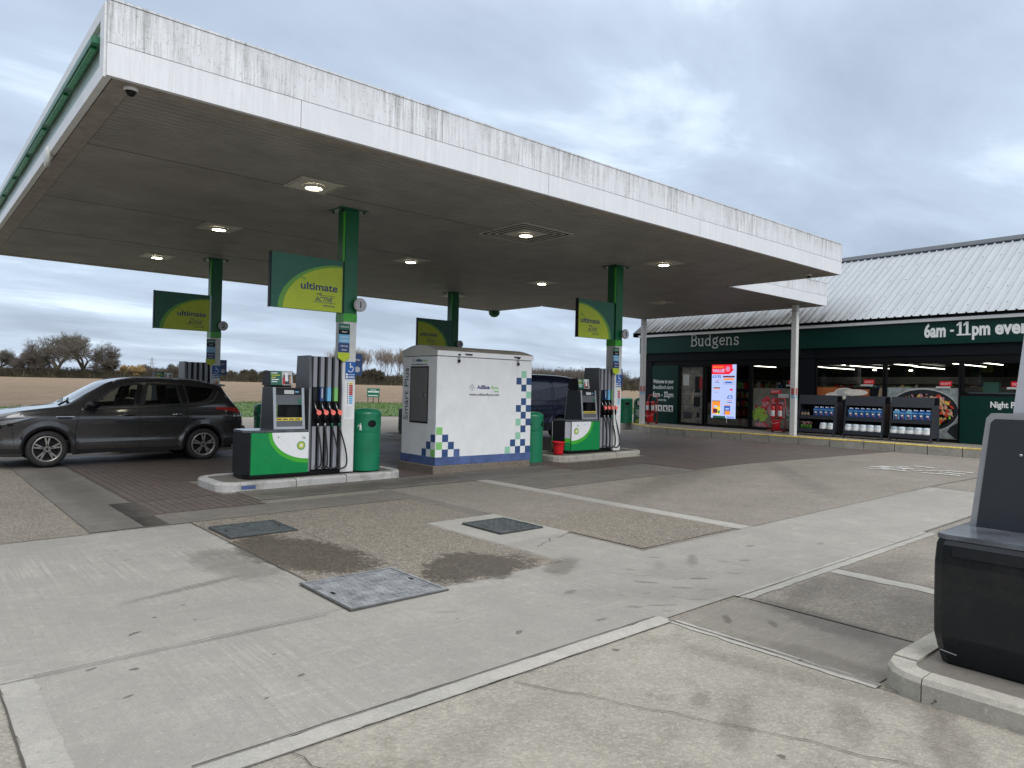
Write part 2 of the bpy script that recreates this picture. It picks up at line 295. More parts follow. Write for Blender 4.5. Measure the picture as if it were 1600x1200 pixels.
# car paints
def paint(name, col, flake=.4):
    t = NT(name); n = t.noise(300, 2, .5); c = t.mix(t.math('MULTIPLY', n, .3), srgb(col), mul(srgb(col), 1.6))
    d = t.ramp(t.noise(3, 6, .7), .55, .85); s = t.n('ShaderNodeSeparateXYZ'); t.l(t.pos, s.inputs[0])
    c = t.mix(t.math('MULTIPLY', t.ramp(s.outputs[2], .75, .2), .4), c, (.09, .08, .065))
    t.set(c, t.math('ADD', .26, t.math('MULTIPLY', d, .12)), flake); t.p.inputs['Coat Weight'].default_value = 1; t.p.inputs['Coat Roughness'].default_value = .05
paint('car_paint', (.033, .032, .033)); paint('van_paint', (.008, .012, .05), .2)
simple('chrome', (.62, .62, .63), .12, 1)
simple('alloy', (.36, .34, .31), .3, .75, var=.1)
simple('tyre', (.016, .015, .015), .75, var=.3, sc=20, dirt=.3)
simple('trim_black', (.012, .012, .013), .5)
simple('car_inside', (.02, .02, .022), .8)
simple('seat_cloth', (.045, .044, .044), .9)
simple('lens_red', (.42, .008, .01), .12, coat=1)
simple('lens_clear', (.26, .28, .30), .10, .7, var=.4, sc=14, coat=1)
# vegetation and land
def field():
    t = NT('field'); w = t.noise(1, 6, .7, t.map(t.pos, sc=(.22, 1.5, 1), rot=(0, 0, R(-22)))); f = t.noise(.75, 9, .9); big = t.noise(.03, 4, .6)
    c = t.mix(t.ramp(f, .35, .65), (.085, .055, .032), (.29, .205, .125)); c = t.mix(t.math('MULTIPLY', t.ramp(w, .45, .62), .6), c, (.31, .23, .14))
    c = t.mix(t.math('MULTIPLY', t.ramp(big, .4, .7), .3), c, (.20, .13, .08)); t.set(c, .95); t.bump(t.math('ADD', f, w), 1, .3)
field()
def grassm(name, a, b):
    t = NT(name); f = t.noise(1.1, 7, .75); g = t.noise(9, 5, .7)
    c = t.mix(t.ramp(f, .35, .68), a, b); c = t.mix(t.math('MULTIPLY', g, .4), c, mul(a, .6)); t.set(c, .85); t.bump(g, .8, .08)
grassm('grass_base', (.035, .07, .012), (.085, .15, .02)); grassm('grass_blade', (.035, .095, .006), (.105, .185, .015)); grassm('scrub', (.07, .062, .032), (.045, .055, .02))
simple('bark', (.105, .086, .066), .9, var=.35, sc=1.5)
simple('twig', (.112, .098, .08), .9, var=.3, sc=.6)
simple('twig_pale', (.25, .215, .18), .9, var=.3, sc=.6)
simple('twig_yellow', (.30, .215, .09), .9, var=.3, sc=.6)
simple('twig_dark', (.075, .066, .042), .95, var=.35, sc=.4)
simple('pylon_steel', (.27, .29, .31), .7)
simple('skin_tone', (.4, .25, .18), .6)

# ------------------------------------------------------------------ mesh helpers
def G(x): return .009*(x-3) if x < 14 else max(.035, .099-(x-14)*.0082)
PZ = .29   # pavement level in front of the shop
class MB:
    def __init__(s, T=None): s.v = []; s.f = []; s.mi = []; s.mats = []; s.sm = []; s.T = T or Matrix()
    def k(s, m):
        if m not in s.mats: s.mats.append(m)
        return s.mats.index(m)
    def add(s, pts, faces, m, sm=False):
        o = len(s.v); s.v += [s.T @ Vector(p) for p in pts]; k = s.k(m)
        for f in faces: s.f.append([o+i for i in f]); s.mi.append(k); s.sm.append(sm)
        return s
    def quad(s, pts, m): return s.add(pts, [list(range(len(pts)))], m)
    def box(s, x0, x1, y0, y1, z0, z1, m):
        p = [(x, y, z) for z in (z0, z1) for y in (y0, y1) for x in (x0, x1)]
        return s.add(p, [(0, 2, 3, 1), (4, 5, 7, 6), (0, 1, 5, 4), (2, 6, 7, 3), (0, 4, 6, 2), (1, 3, 7, 5)], m)
    def prism(s, pts, ax, a, b, m, caps=True, sm=False):
        f = {'x': lambda u, v, w: (w, u, v), 'y': lambda u, v, w: (u, w, v), 'z': lambda u, v, w: (u, v, w)}[ax]
        n = len(pts); P = [f(u, v, a) for u, v in pts]+[f(u, v, b) for u, v in pts]
        s.add(P, [(i, (i+1) % n, n+(i+1) % n, n+i) for i in range(n)], m, sm)
        if caps: s.add(P, [list(range(n-1, -1, -1)), list(range(n, 2*n))], m)
        return s
    def tube(s, path, r, m, n=8, caps=True, sm=True, flat=1):
        path = [Vector(p) for p in path]; L = len(path); rr = r if isinstance(r, (list, tuple)) else [r]*L
        P = []; up = None
        for i, p in enumerate(path):
            d = (path[min(i+1, L-1)]-path[max(i-1, 0)]).normalized()
            if up is None: up = Vector((0, 0, 1)) if abs(d.z) < .9 else Vector((1, 0, 0))
            a = d.cross(up); a = a.normalized() if a.length > 1e-6 else Vector((1, 0, 0)); b = a.cross(d).normalized(); up = b
            for j in range(n):
                t = 2*math.pi*j/n; P.append(p+(a*math.cos(t)+b*math.sin(t)*flat)*rr[i])
        F = [(i*n+j, i*n+(j+1) % n, (i+1)*n+(j+1) % n, (i+1)*n+j) for i in range(L-1) for j in range(n)]
        if caps: F += [list(range(n-1, -1, -1)), list(range((L-1)*n, L*n))]
        return s.add(P, F, m, sm)
    def lathe(s, prof, c, m, n=24, ax='z', sm=True, a0=0, a1=2*math.pi):
        P = []; full = abs(a1-a0-2*math.pi) < 1e-6; N = n if full else n+1
        for r, h in prof:
            for j in range(N):
                t = a0+(a1-a0)*j/n; u, v = r*math.cos(t), r*math.sin(t)
                P.append({'z': (c[0]+u, c[1]+v, c[2]+h), 'y': (c[0]+u, c[1]+h, c[2]+v), 'x': (c[0]+h, c[1]+u, c[2]+v)}[ax])
        F = [(i*N+j, i*N+(j+1) % N, (i+1)*N+(j+1) % N, (i+1)*N+j) for i in range(len(prof)-1) for j in range(n)]
        return s.add(P, F, m, sm)
    def grid(s, rows, m, sm=True):
        n = len(rows[0]); P = [p for r in rows for p in r]
        return s.add(P, [(i*n+j, i*n+j+1, (i+1)*n+j+1, (i+1)*n+j) for i in range(len(rows)-1) for j in range(n-1)], m, sm)
    def disc(s, c, r, ax, m, n=20, th=0, ry=None):
        ry = ry or r; pts = [(c[0 if ax != 'x' else 1]+r*math.cos(2*math.pi*i/n), c[2 if ax != 'z' else 1]+ry*math.sin(2*math.pi*i/n)) for i in range(n)]
        k = {'x': 0, 'y': 1, 'z': 2}[ax]
        if th: return s.prism(pts, ax, c[k], c[k]+th, m)
        f = {'x': lambda u, v: (c[0], u, v), 'y': lambda u, v: (u, c[1], v), 'z': lambda u, v: (u, v, c[2])}[ax]
        return s.quad([f(u, v) for u, v in pts], m)
    def text(s, txt, m, size, M, ext=.001, bold=0, shear=0, w=None, align='LEFT', space=1):
        cu = bpy.data.curves.new('t', 'FONT'); cu.body = txt; cu.size = size; cu.extrude = ext; cu.offset = bold; cu.shear = shear; cu.align_x = align; cu.resolution_u = 3; cu.space_character = space
        ob = bpy.data.objects.new('t', cu); C.objects.link(ob); dg = bpy.context.evaluated_depsgraph_get(); dg.update()
        me = bpy.data.meshes.new_from_object(ob.evaluated_get(dg)); k = 1
        if w and me.vertices:
            xs = [v.co.x for v in me.vertices]; k = w/(max(xs)-min(xs))
            if align == 'LEFT': M = M @ Matrix.Translation((-min(xs)*k, 0, 0))
        P = [M @ Vector((v.co.x*k, v.co.y, v.co.z)) for v in me.vertices]
        s.add(P, [list(p.vertices) for p in me.polygons], m)
        bpy.data.objects.remove(ob); bpy.data.meshes.remove(me); bpy.data.curves.remove(cu); return s
    def build(s, name, parent=None, bevel=0, recalc=True, loc=None):
        me = bpy.data.meshes.new(name); me.from_pydata([tuple(v) for v in s.v], [], s.f)
        for m in s.mats: me.materials.append(MATS[m])
        for p, i, q in zip(me.polygons, s.mi, s.sm): p.material_index = i; p.use_smooth = q
        if recalc:
            b = bmesh.new(); b.from_mesh(me); bmesh.ops.recalc_face_normals(b, faces=b.faces); b.to_mesh(me); b.free()
        o = bpy.data.objects.new(name, me); C.objects.link(o)
        if parent: o.parent = parent
        if bevel:
            b = o.modifiers.new('b', 'BEVEL'); b.width = bevel; b.segments = 2; b.limit_method = 'ANGLE'; b.angle_limit = R(40)
        return o
def tag(o, label=None, cat=None, group=None, kind=None):
    for a, b in (('label', label), ('category', cat), ('group', group), ('kind', kind)):
        if b: o[a] = b
    return o
def thing(name, label, cat, loc=(0, 0, 0), rz=0, group=None):
    o = bpy.data.objects.new(name, None); C.objects.link(o); o.location = loc; o.rotation_euler = (0, 0, rz); o.empty_display_size = .2
    return tag(o, label, cat, group)
def copy_tree(o, parent=None):
    c = o.copy(); C.objects.link(c)
    if parent: c.parent = parent
    for ch in list(o.children): copy_tree(ch, c)
    return c
def V2(pt, ang, flip=False): pass
# text planes: facing -Y (reads left to right along +X); facing -X (reads along -Y)
def TY(x, y, z): return Matrix.Translation((x, y, z)) @ Matrix.Rotation(R(90), 4, 'X')
def TX(x, y, z): return Matrix.Translation((x, y, z)) @ Matrix.Rotation(R(-90), 4, 'Z') @ Matrix.Rotation(R(90), 4, 'X')
rnd = random.Random(5)

# ------------------------------------------------------------------ ground
def sheet(mb, pts, m, off):
    mb.quad([(x, y, G(x)+off) for x, y in pts], m)
def rect(mb, x0, x1, y0, y1, m, off):
    for a, b in ((x0, min(x1, 14)), (max(x0, 14), x1)):
        if b > a: sheet(mb, [(a, y0), (b, y0), (b, y1), (a, y1)], m, off)
def blob(mb, cx, cy, rx, ry, m, off, ang=0, seed=1, amp=.35, n=40):
    pts = []
    for i in range(n):
        t = 2*math.pi*i/n; k = 1+amp*mnoise.noise(Vector((math.cos(t)*1.6+seed*9.3, math.sin(t)*1.6, seed)))*2+amp*.35*mnoise.noise(Vector((math.cos(t)*6+seed*3.3, math.sin(t)*6, seed)))*2
        u, v = rx*k*math.cos(t), ry*k*math.sin(t); pts.append((cx+u*math.cos(ang)-v*math.sin(ang), cy+u*math.sin(ang)+v*math.cos(ang)))
    sheet(mb, pts, m, off)
g = MB()
for a, b in ((-700, -60), (-60, 14), (14, 21.8), (21.8, 700)):
    for c, d in ((-300, -40), (-40, 900)):
        za, zb = (G(max(-60, min(60, q))) for q in (a, b)); g.quad([(a, c, za-.007), (b, c, zb-.007), (b, d, zb-.007), (a, d, za-.007)], 'concrete_tan')
tag(g.build('ground', recalc=False), kind='structure')
f = MB()
slabs = [
 (-12, 2.56, 4.61, 8.405, 'concrete_pale'), (2.56, 4.66, 4.61, 4.62, 'concrete_pale'), (-12, .45, 3.09, 4.60, 'concrete_worn'), (.60, 4.10, 3.10, 4.605, 'concrete_pale'),
 (.45, .60, 3.10, 4.605, 'concrete_strip'),
 (4.10, 13.3, 3.04, 4.42, 'concrete_pale'), (4.10, 4.66, 4.422, 4.608, 'concrete_pale'), (4.09, 4.14, 2.96, 3.05, 'concrete_pale'), (4.66, 5.62, 4.42, 5.50, 'concrete_pale'), (4.66, 5.70, 5.50, 6.85, 'concrete_strip'),
 (2.56, 4.66, 4.62, 6.85, 'concrete_gravel'), (2.56, 5.46, 6.85, 8.46, 'concrete_gravel'), (5.46, 5.70, 6.85, 9.3, 'concrete_dirty'),
 (5.70, 7.40, 4.50, 6.3, 'concrete_gravel'), (5.70, 7.40, 6.3, 9.30, 'concrete_tan'), (7.40, 7.66, 4.42, 9.40, 'concrete_strip'), (7.66, 12.0, 4.42, 8.05, 'concrete_tan'), (12.0, 21.7, 4.42, 8.2, 'concrete_tan'),
 (-12, 1.56, 8.42, 24, 'concrete_gravel'), (1.58, 2.36, 8.50, 24, 'concrete_dirty'), (2.38, 22, 11.95, 16.9, 'pavers'), (2.38, 3.55, 10.3, 11.95, 'pavers'),
 (2.10, 3.75, 9.22, 10.28, 'pavers'), (3.77, 9.9, 9.50, 10.42, 'concrete_dirty'), (2.1, 5.46, 8.48, 9.20, 'concrete_dirty'), (5.7, 11.9, 9.42, 9.5, 'concrete_dirty'), (7.66, 11.9, 8.07, 9.40, 'concrete_dirty'),
 (6.62, 10.6, 10.42, 11.93, 'pavers'), (9.9, 12.0, 9.52, 10.42, 'pavers'), (13.5, 22, 8.22, 11.93, 'pavers'), (12.02, 13.48, 8.22, 10.5, 'pavers'), (2.38, 22, 16.92, 19.2, 'concrete_dirty'),
 (-12, .96, -12, 3.08, 'concrete_worn'), (.98, 4.08, -12, 2.96, 'concrete_worn'), (4.14, 5.0, 1.62, 2.98, 'concrete_grooved'), (5.02, 9.0, 1.5, 2.98, 'concrete_tan'), (9.02, 21.6, -12, 2.98, 'concrete_tan'), (4.12, 9.0, -12, 1.48, 'concrete_worn'), (13.32, 21.7, 3.05, 4.40, 'concrete_tan'),
]
for x0, x1, y0, y1, m in slabs: rect(f, x0, x1, y0, y1, m, 0)
def strip(x0, y0, x1, y1, w, seed, off, amp=.016):
    L = math.hypot(x1-x0, y1-y0); n = max(4, int(L/.06)); nx, ny = -(y1-y0)/L, (x1-x0)/L; rows = []
    for i in range(n+1):
        t_ = i/n; x, y = x0+(x1-x0)*t_, y0+(y1-y0)*t_; a = w/2+amp*(mnoise.noise(Vector((i*.45, seed, 0)))+.6*mnoise.noise(Vector((i*1.7, seed, 3)))); b = w/2+amp*(mnoise.noise(Vector((i*.4, seed, 7)))+.6*mnoise.noise(Vector((i*1.9, seed, 9))))
        rows.append([(x-nx*a, y-ny*a, G(x)+off), (x+nx*b, y+ny*b, G(x)+off)])
    f.grid(rows, 'concrete_strip', False)
strip(.46, 3.03, 4.12, 3.03, .135, 1, .003); strip(4.11, 1.60, 4.11, 2.96, .09, 2, .004); strip(5.0, 2.97, 9.0, 2.97, .13, 3, .004); strip(6.4, 1.5, 6.4, 2.9, .17, 4, .003, .03); strip(.52, 3.1, .52, 4.6, .15, 5, .0035, .02)
def jl(x0, y0, x1, y1, w=.014, seed=0, off=.009):
    n = max(2, int(math.hypot(x1-x0, y1-y0)/.12)); dx, dy = x1-x0, y1-y0; L = math.hypot(dx, dy); nx, ny = -dy/L, dx/L
    rows = []
    for i in range(n+1):
        t = i/n; j = .006*mnoise.noise(Vector((i*.7+seed, seed*3.1, 0))); ww = w*(.7+.9*abs(mnoise.noise(Vector((i*.35, seed*1.7, 4)))))
        x, y = x0+dx*t, y0+dy*t
        rows.append([(x+nx*(j-ww/2), y+ny*(j-ww/2), G(x)+off), (x+nx*(j+ww/2), y+ny*(j+ww/2), G(x)+off)])
    f.grid(rows, 'joint', False)
for k, a in enumerate([(-8, 4.61, 2.3, 4.55), (.97, 3.10, 4.08, 3.10), (.6, 2.955, 4.08, 2.955), (.44, 2.0, .44, 4.58), (2.56, 4.6, 2.56, 8.46), (-12, 8.41, 2.56, 8.41), (1.57, 8.42, 1.57, 24), (4.67, 4.6, 4.67, 6.9),
    (5.71, 4.48, 7.66, 4.42), (5.71, 4.48, 5.71, 5.52), (7.66, 4.42, 13.3, 4.42), (7.40, 4.45, 7.40, 9.4), (7.67, 4.45, 7.67, 9.4), (5.01, 1.6, 5.01, 2.95), (5.0, 2.99, 9.0, 2.99), (4.11, 1.5, 4.11, 3.0), (6.5, 1.5, 6.5, 2.9), (4.1, 3.0, 4.14, 1.6),
    (9, 3.04, 20, 3.04), (13.3, 3.0, 13.3, 4.4), (2.37, 9.2, 2.37, 20), (12.3, 4.42, 20, 4.42), (7.66, 9.41, 12, 8.1), (2.1, 9.21, 3.76, 9.21), (.98, 0, .98, 2.95), (3.76, 9.21, 3.76, 10.3), (13.4, 8.21, 16.6, 8.21), (16.6, 8.21, 16.6, 10.9)]):
    jl(*a, seed=k+1, w=.011 if k in (1, 3, 4, 5) else .0075)
# cracks
def crack(pts, seed):
    for i in range(len(pts)-1):
        (a, b), (c, d) = pts[i], pts[i+1]; jl(a, b, c, d, .006, seed+i)
def wander(x0, y0, x1, y1, seed, n=12, amp=.06):
    r = random.Random(seed); P = []
    for i in range(n+1):
        t = i/n; k = amp*mnoise.noise(Vector((t*5, seed, 1)))*2+r.uniform(-.015, .015); dx, dy = x1-x0, y1-y0; L = math.hypot(dx, dy); P.append((x0+dx*t-dy/L*k, y0+dy*t+dx/L*k))
    crack(P, seed)
wander(3.35, 7.2, 3.4, 5.4, 3); wander(1.35, 2.95, 1.5, 2.0, 8); wander(5.68, 5.5, 4.9, 5.2, 21); wander(2.6, 2.9, 3.4, 1.1, 31, 16, .04)
tag(f.build('forecourt_paving', recalc=False), kind='structure')
# worn painted lettering in front of the shop
pm = MB()
for (x, y, dx, dy, w) in [(15.49, 6.40, 0.1, -0.45, .12), (16.3, 6.45, -0.06, -0.75, .16), (15.75, 6.2, -0.1, -0.55, .14), (15.95, 5.85, 0.3, -0.06, .12), (16.1, 6.4, .2, -.35, .1), (15.95, 6.5, .02, -.7, .12), (16.67, 6.22, -0.05, -0.26, .12), (17.15, 6.06, -0.1, -0.45, .14), (15.67, 5.38, 0.03, -0.27, .1), (16.19, 5.22, -0.01, -0.49, .12), (15.76, 5.13, 0.01, -0.43, .14), (16.64, 5.32, -0.08, -0.15, .1), (16.7, 5.22, 0.01, -0.47, .12), (16.0, 5.6, .55, -.35, .07)]:
    L = math.hypot(dx, dy); nx, ny = -dy/L*w, dx/L*w; sheet(pm, [(x, y), (x+dx, y+dy), (x+dx*.93+nx, y+dy*.93+ny), (x+dx*.0+nx, y+dy*.0+ny)], 'paint_worn', .012)
tag(pm.build('road_marking', recalc=False), kind='structure')
# main road beyond
r = MB()
r.quad([(-300, 24.2, -.2), (-60, 24.2, -.2), (-60, 30.9, -.2), (-300, 30.9, -.2)], 'tarmac')
for a, b in ((-60, 0), (0, 60)): r.quad([(a, 24.2, G(a)*.2+.004), (b, 24.2, G(b)*.2+.004), (b, 31.4, G(b)*.2+.004), (a, 31.4, G(a)*.2+.004)], 'tarmac')
tag(r.build('road', recalc=False), kind='structure')
r = MB()
for x in range(-10, 60, 6): r.quad([(x, 27.6, G(x)*.2+.012), (x+3, 27.6, G(x+3)*.2+.012), (x+3, 27.72, G(x+3)*.2+.012), (x, 27.72, G(x)*.2+.012)], 'paint_white')
for y in (24.4, 30.9): r.quad([(-60, y, -.1), (60, y, .113), (60, y+.1, .113), (-60, y+.1, -.1)], 'paint_white')
tag(r.build('road_lines', recalc=False), kind='structure')
# verge and field
def vz(x, y):
    e = .05+max(0, min(1, (y-31.2)/4))*.12+ .02*mnoise.noise(Vector((x*.3, y*.3, 0))); return e+G(x)*.3
r = MB(); r.grid([[(x, y, vz(x, y)) for x in range(-60, 61, 3)] for y in (31.2, 32, 33, 35, 38, 42, 47, 53, 60)], 'grass_base')
tag(r.build('verge', recalc=False), kind='structure')
FY = [(-200, 38), (-60, 38), (4, 41), (23, 53), (33, 49), (45, 38), (60, 36), (400, 36)]
def fy(x):
    for (a, b), (c, d) in zip(FY, FY[1:]):
        if x <= c: return b+(d-b)*max(0, (x-a))/(c-a)
    return 36
def fz(x, y):
    return .1+max(0, (y-50))*.0072+(x*.0015 if x > 0 else 0)+(.25*mnoise.noise(Vector((x*.02, y*.02, 3))) if y > 70 else 0)
r = MB(); r.grid([[(x, fy(x)+(y-57)*(1 if y > 57 else 1), max(fz(x, fy(x)+y-57), vz(x, 40)+.02) if y < 66 else fz(x, y)) for x in list(range(-200, 0, 20))+list(range(0, 80, 4))+list(range(80, 420, 20))] for y in (57, 58.5, 61, 66, 80, 100, 130, 170, 220, 280, 330)], 'field')
tag(r.build('field', recalc=False), kind='structure')
gr = MB(); q = random.Random(2)
for i in range(26000):
    x = q.uniform(-2, 62); y = 31.3+(q.random()**1.3)*26
    if y > fy(x)+1.5: continue
    h = q.uniform(.04, .12)*(1.3 if y > fy(x)-3 else 1); a = q.uniform(0, 6.28); w = .03; z = vz(x, y)-.01; lx, ly = q.uniform(-.06, .06), q.uniform(-.06, .06)
    gr.add([(x-w*math.cos(a), y-w*math.sin(a), z), (x+w*math.cos(a), y+w*math.sin(a), z), (x+lx, y+ly, z+h)], [(0, 1, 2)], 'grass_blade')
tag(gr.build('grass', recalc=False), kind='stuff')

# ------------------------------------------------------------------ shop pavement and kerb
KE = [(23.9, 24), (23.3, 19.4), (22.6, 18.2), (21.75, 16.9), (21.5, 15.2), (21.6, 13), (21.7, 9), (21.75, 3), (21.75, -12)]
r = MB()
inn = [(x+.15, y) for x, y in KE]
r.quad([(x, y, PZ-.002) for x, y in inn]+[(40, -12, .30), (40, 24, .30)], 'concrete_tan')
tag(r.build('pavement', recalc=False), kind='structure')
r = MB(); y = MB()
def along(P, step):
    out = [P[0]]
    for a, b in zip(P, P[1:]):
        n = max(1, round(math.dist(a, b)/step))
        for i in range(1, n+1): out.append((a[0]+(b[0]-a[0])*i/n, a[1]+(b[1]-a[1])*i/n))
    return out
K = along(KE, .92)
for (x0, y0), (x1, y1) in zip(K, K[1:]):
    dx, dy = x1-x0, y1-y0; L = math.hypot(dx, dy); g_ = .012/L; a = (x0+dx*g_, y0+dy*g_); b = (x1-dx*g_, y1-dy*g_)
    z0 = z1 = PZ-.12
    r.add([(*a, -.02), (a[0]+.15, a[1], -.02), (a[0]+.15, a[1], z0+.125), (a[0]+.02, a[1], z0+.125), (a[0], a[1], z0+.105), (*b, -.02), (b[0]+.15, b[1], -.02), (b[0]+.15, b[1], z1+.125), (b[0]+.02, b[1], z1+.125), (b[0], b[1], z1+.105)],
        [(0, 1, 2, 3, 4), (9, 8, 7, 6, 5), (0, 4, 9, 5), (4, 3, 8, 9), (3, 2, 7, 8), (2, 1, 6, 7)], 'concrete_kerb')
    y.quad([(a[0]+.018, a[1], z0+.128), (b[0]+.018, b[1], z1+.128), (b[0]+.13, b[1], z1+.128), (a[0]+.13, a[1], z0+.128)], 'paint_yellow'); y.quad([(a[0]-.003, a[1], z0+.105), (b[0]-.003, b[1], z1+.105), (b[0]+.018, b[1], z1+.128), (a[0]+.018, a[1], z0+.128)], 'paint_yellow'); y.quad([(a[0]-.003, a[1], z0+.085), (b[0]-.003, b[1], z1+.085), (b[0]-.003, b[1], z1+.105), (a[0]-.003, a[1], z0+.105)], 'paint_yellow')
tag(r.build('kerb'), kind='structure'); tag(y.build('kerb_line', recalc=False), kind='structure')

# ------------------------------------------------------------------ canopy
ZS, ZT = 4.55, 5.28
cano = thing('fuel_canopy', 'white flat canopy with grimy fascia over the fuel pumps', 'canopy', (9, 14, 4.55))
cano.location = (0, 0, 0)
def fasc(x0, x1, y0, y1, nrm):
    m = MB(); L = math.dist((x0, y0), (x1, y1)); n = max(1, round(L/3.9)); th = .06
    for (z0, z1, mt, off, sh) in ((ZS, 4.865, 'fascia_lower', .0, .5), (4.869, ZT, 'fascia_upper', .004, 0)):
        E_ = [0]+[(i+sh)/n for i in range(0 if sh else 1, n)]+[1]
        for a, b in zip(E_, E_[1:]):
            g1 = .0035/L; a2, b2 = a+(g1 if a else 0), b-(g1 if b < 1 else 0)
            P = [(x0+(x1-x0)*t+nrm[0]*o, y0+(y1-y0)*t+nrm[1]*o) for t, o in ((a2, off), (b2, off), (b2, off-th), (a2, off-th))]
            m.prism(P, 'z', z0, z1, mt)
    # top capping
    P = [(x0+nrm[0]*.012, y0+nrm[1]*.012), (x1+nrm[0]*.012, y1+nrm[1]*.012), (x1-nrm[0]*.12, y1-nrm[1]*.12), (x0-nrm[0]*.12, y0-nrm[1]*.12)]
    m.prism(P, 'z', ZT+.002, ZT+.022, 'fascia_upper')
    return m
fasc(1.48, 17.3, 7.78, 7.78, (0, -1)).build('front_fascia', cano)
fasc(17.3, 17.3, 7.85, 10.74, (1, 0)).build('end_fascia', cano)
fasc(17.37, 23.0, 10.8, 10.8, (0, -1)).build('link_fascia', cano)
fasc(23.0, 23.0, 10.87, 18.35, (1, 0)).build('end_fascia', cano)
fasc(17.3, 1.48, 21.1, 21.1, (0, 1)).build('rear_fascia', cano)
fasc(23.0, 17.3, 18.35, 18.35, (0, 1)).build('rear_fascia', cano)
fasc(17.3, 17.3, 18.42, 21.04, (1, 0)).build('end_fascia', cano)
m = MB()    # illuminated side with green bar
m.box(1.46, 1.53, 7.84, 21.06, ZS, 4.70, 'white_metal'); m.box(1.46, 1.53, 7.84, 21.06, 5.16, ZT, 'white_metal'); m.box(1.46, 1.53, 7.84, 8.02, 4.702, 5.158, 'white_metal')
m.box(1.46, 1.53, 20.9, 21.06, 4.702, 5.158, 'white_metal')
m.build('side_fascia', cano)
m = MB()
yy = 8.022
while yy < 20.8: m.box(1.50, 1.54, yy, min(yy+3.18, 20.898), 4.702, 5.158, 'pale_green_panel'); yy += 3.19
m.build('side_panel', cano)
m = MB(); yy = 8.1
while yy < 20.6:
    m.box(1.40, 1.498, yy, min(yy+1.57, 20.8), 4.95, 5.03, 'green_shaft'); m.box(1.415, 1.47, yy+.1, min(yy+1.4, 20.7), 4.925, 4.948, 'green_brand'); yy += 1.575
m.build('light_bar', cano, .01)
m = MB()
def slats(x0, x1, y0, y1):
    w = .118; n = int((y1-y0)/w); w = (y1-y0)/n
    for i in range(n):
        a = y0+i*w; xs = [x0]
        off = (i*1.37) % 3
        k = x0+3.6
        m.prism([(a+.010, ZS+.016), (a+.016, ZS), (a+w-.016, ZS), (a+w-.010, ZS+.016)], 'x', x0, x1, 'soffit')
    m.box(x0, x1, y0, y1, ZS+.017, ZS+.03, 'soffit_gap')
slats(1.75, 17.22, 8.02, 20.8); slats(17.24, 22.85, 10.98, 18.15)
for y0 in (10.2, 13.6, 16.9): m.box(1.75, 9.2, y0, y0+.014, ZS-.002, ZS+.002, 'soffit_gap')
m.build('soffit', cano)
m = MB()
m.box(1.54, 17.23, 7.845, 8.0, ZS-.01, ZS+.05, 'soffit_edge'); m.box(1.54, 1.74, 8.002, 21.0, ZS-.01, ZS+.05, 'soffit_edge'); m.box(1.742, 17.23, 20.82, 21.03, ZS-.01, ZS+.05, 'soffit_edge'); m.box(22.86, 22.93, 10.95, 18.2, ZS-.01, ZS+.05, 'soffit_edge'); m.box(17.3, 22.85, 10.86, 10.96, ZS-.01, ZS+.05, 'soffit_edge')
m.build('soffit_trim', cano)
m = MB(); m.box(1.6, 17.2, 7.9, 21.0, 5.1, 5.14, 'box_roof'); m.box(17.2, 22.9, 10.9, 18.3, 5.1, 5.14, 'box_roof'); m.build('roof_deck', cano)

# recessed canopy lights
def ceil_light(x, y, label, on=True, big=False):
    t = thing('canopy_light', label, 'light', (x, y, ZS), 0, 'lights set in the canopy ceiling')
    m = MB(); m.box(-.33, .33, -.33, .33, -.014, 0, 'lamp_plate')
    for sx_ in (-.30, .30):
        for i in range(7): m.box(sx_-.008, sx_+.008, -.24+i*.075, -.20+i*.075, -.018, -.0145, 'near_black')
    m.build('mounting_plate', t, .003)
    if big:
        m = MB()
        for i in range(6):
            d = .37+i*.055; 
            for (a, b, c, e) in ((-d, d, -d, -d+.03), (-d, d, d-.03, d), (-d, -d+.03, -d+.03, d-.03), (d-.03, d, -d+.03, d-.03)): m.box(a, b, c, e, -.018, 0, 'lamp_plate' if i % 2 else 'near_black')
        m.build('louvre', t)
    m = MB(); m.lathe([(.165, -.015), (.165, -.05), (.12, -.055), (.12, -.045)], (0, 0, 0), 'lamp_plate', 24); m.build('lamp_ring', t)
    m = MB(); m.lathe([(0, -.06), (.07, -.058), (.118, -.047)], (0, 0, 0), 'lamp_on' if on else 'lamp_off', 24); m.build('lamp', t)
for x, y, l, on, big in [(4.62, 9.89, 'lit canopy light nearest the front left corner, above the numbered column 1', True, False), (4.6, 13.91, 'lit canopy light above the windscreen of the grey car', True, False), (4.61, 18.2, 'lit canopy light by the left rear edge of the canopy', True, False),
        (8.96, 10.0, 'lit canopy light framed by a wide square grille', True, True), (9.04, 14.1, 'lit canopy light above the white tank cabinet', True, False), (13.4, 14.25, 'lit canopy light between the two right hand green columns', True, False),
        (13.5, 18.5, 'lit canopy light tucked behind the rear green column over the tank cabinet', True, False), (13.2, 9.98, 'lit canopy light nearest the right front end, near column 3', True, False), (18.9, 14.4, 'unlit canopy light in the lower roof link next to the shop', False, False)]:
    ceil_light(x, y, l, on, big)
def dome(x, y, z, label, parent=None):
    t = thing('security_camera', label, 'camera', (x, y, z))
    m = MB(); m.lathe([(.07, 0), (.07, -.015), (.058, -.03)], (0, 0, 0), 'white_metal', 24); m.build('housing', t)
    m = MB(); m.lathe([(.046, -.028), (.042, -.055), (.025, -.075), (0, -.08)], (0, 0, 0), 'near_black', 20); m.build('dome', t)
dome(1.73, 7.95, ZS-.012, 'white dome camera under the near left corner of the canopy'); dome(16.7, 8.3, ZS-.012, 'small dome camera under the far right end of the canopy front')
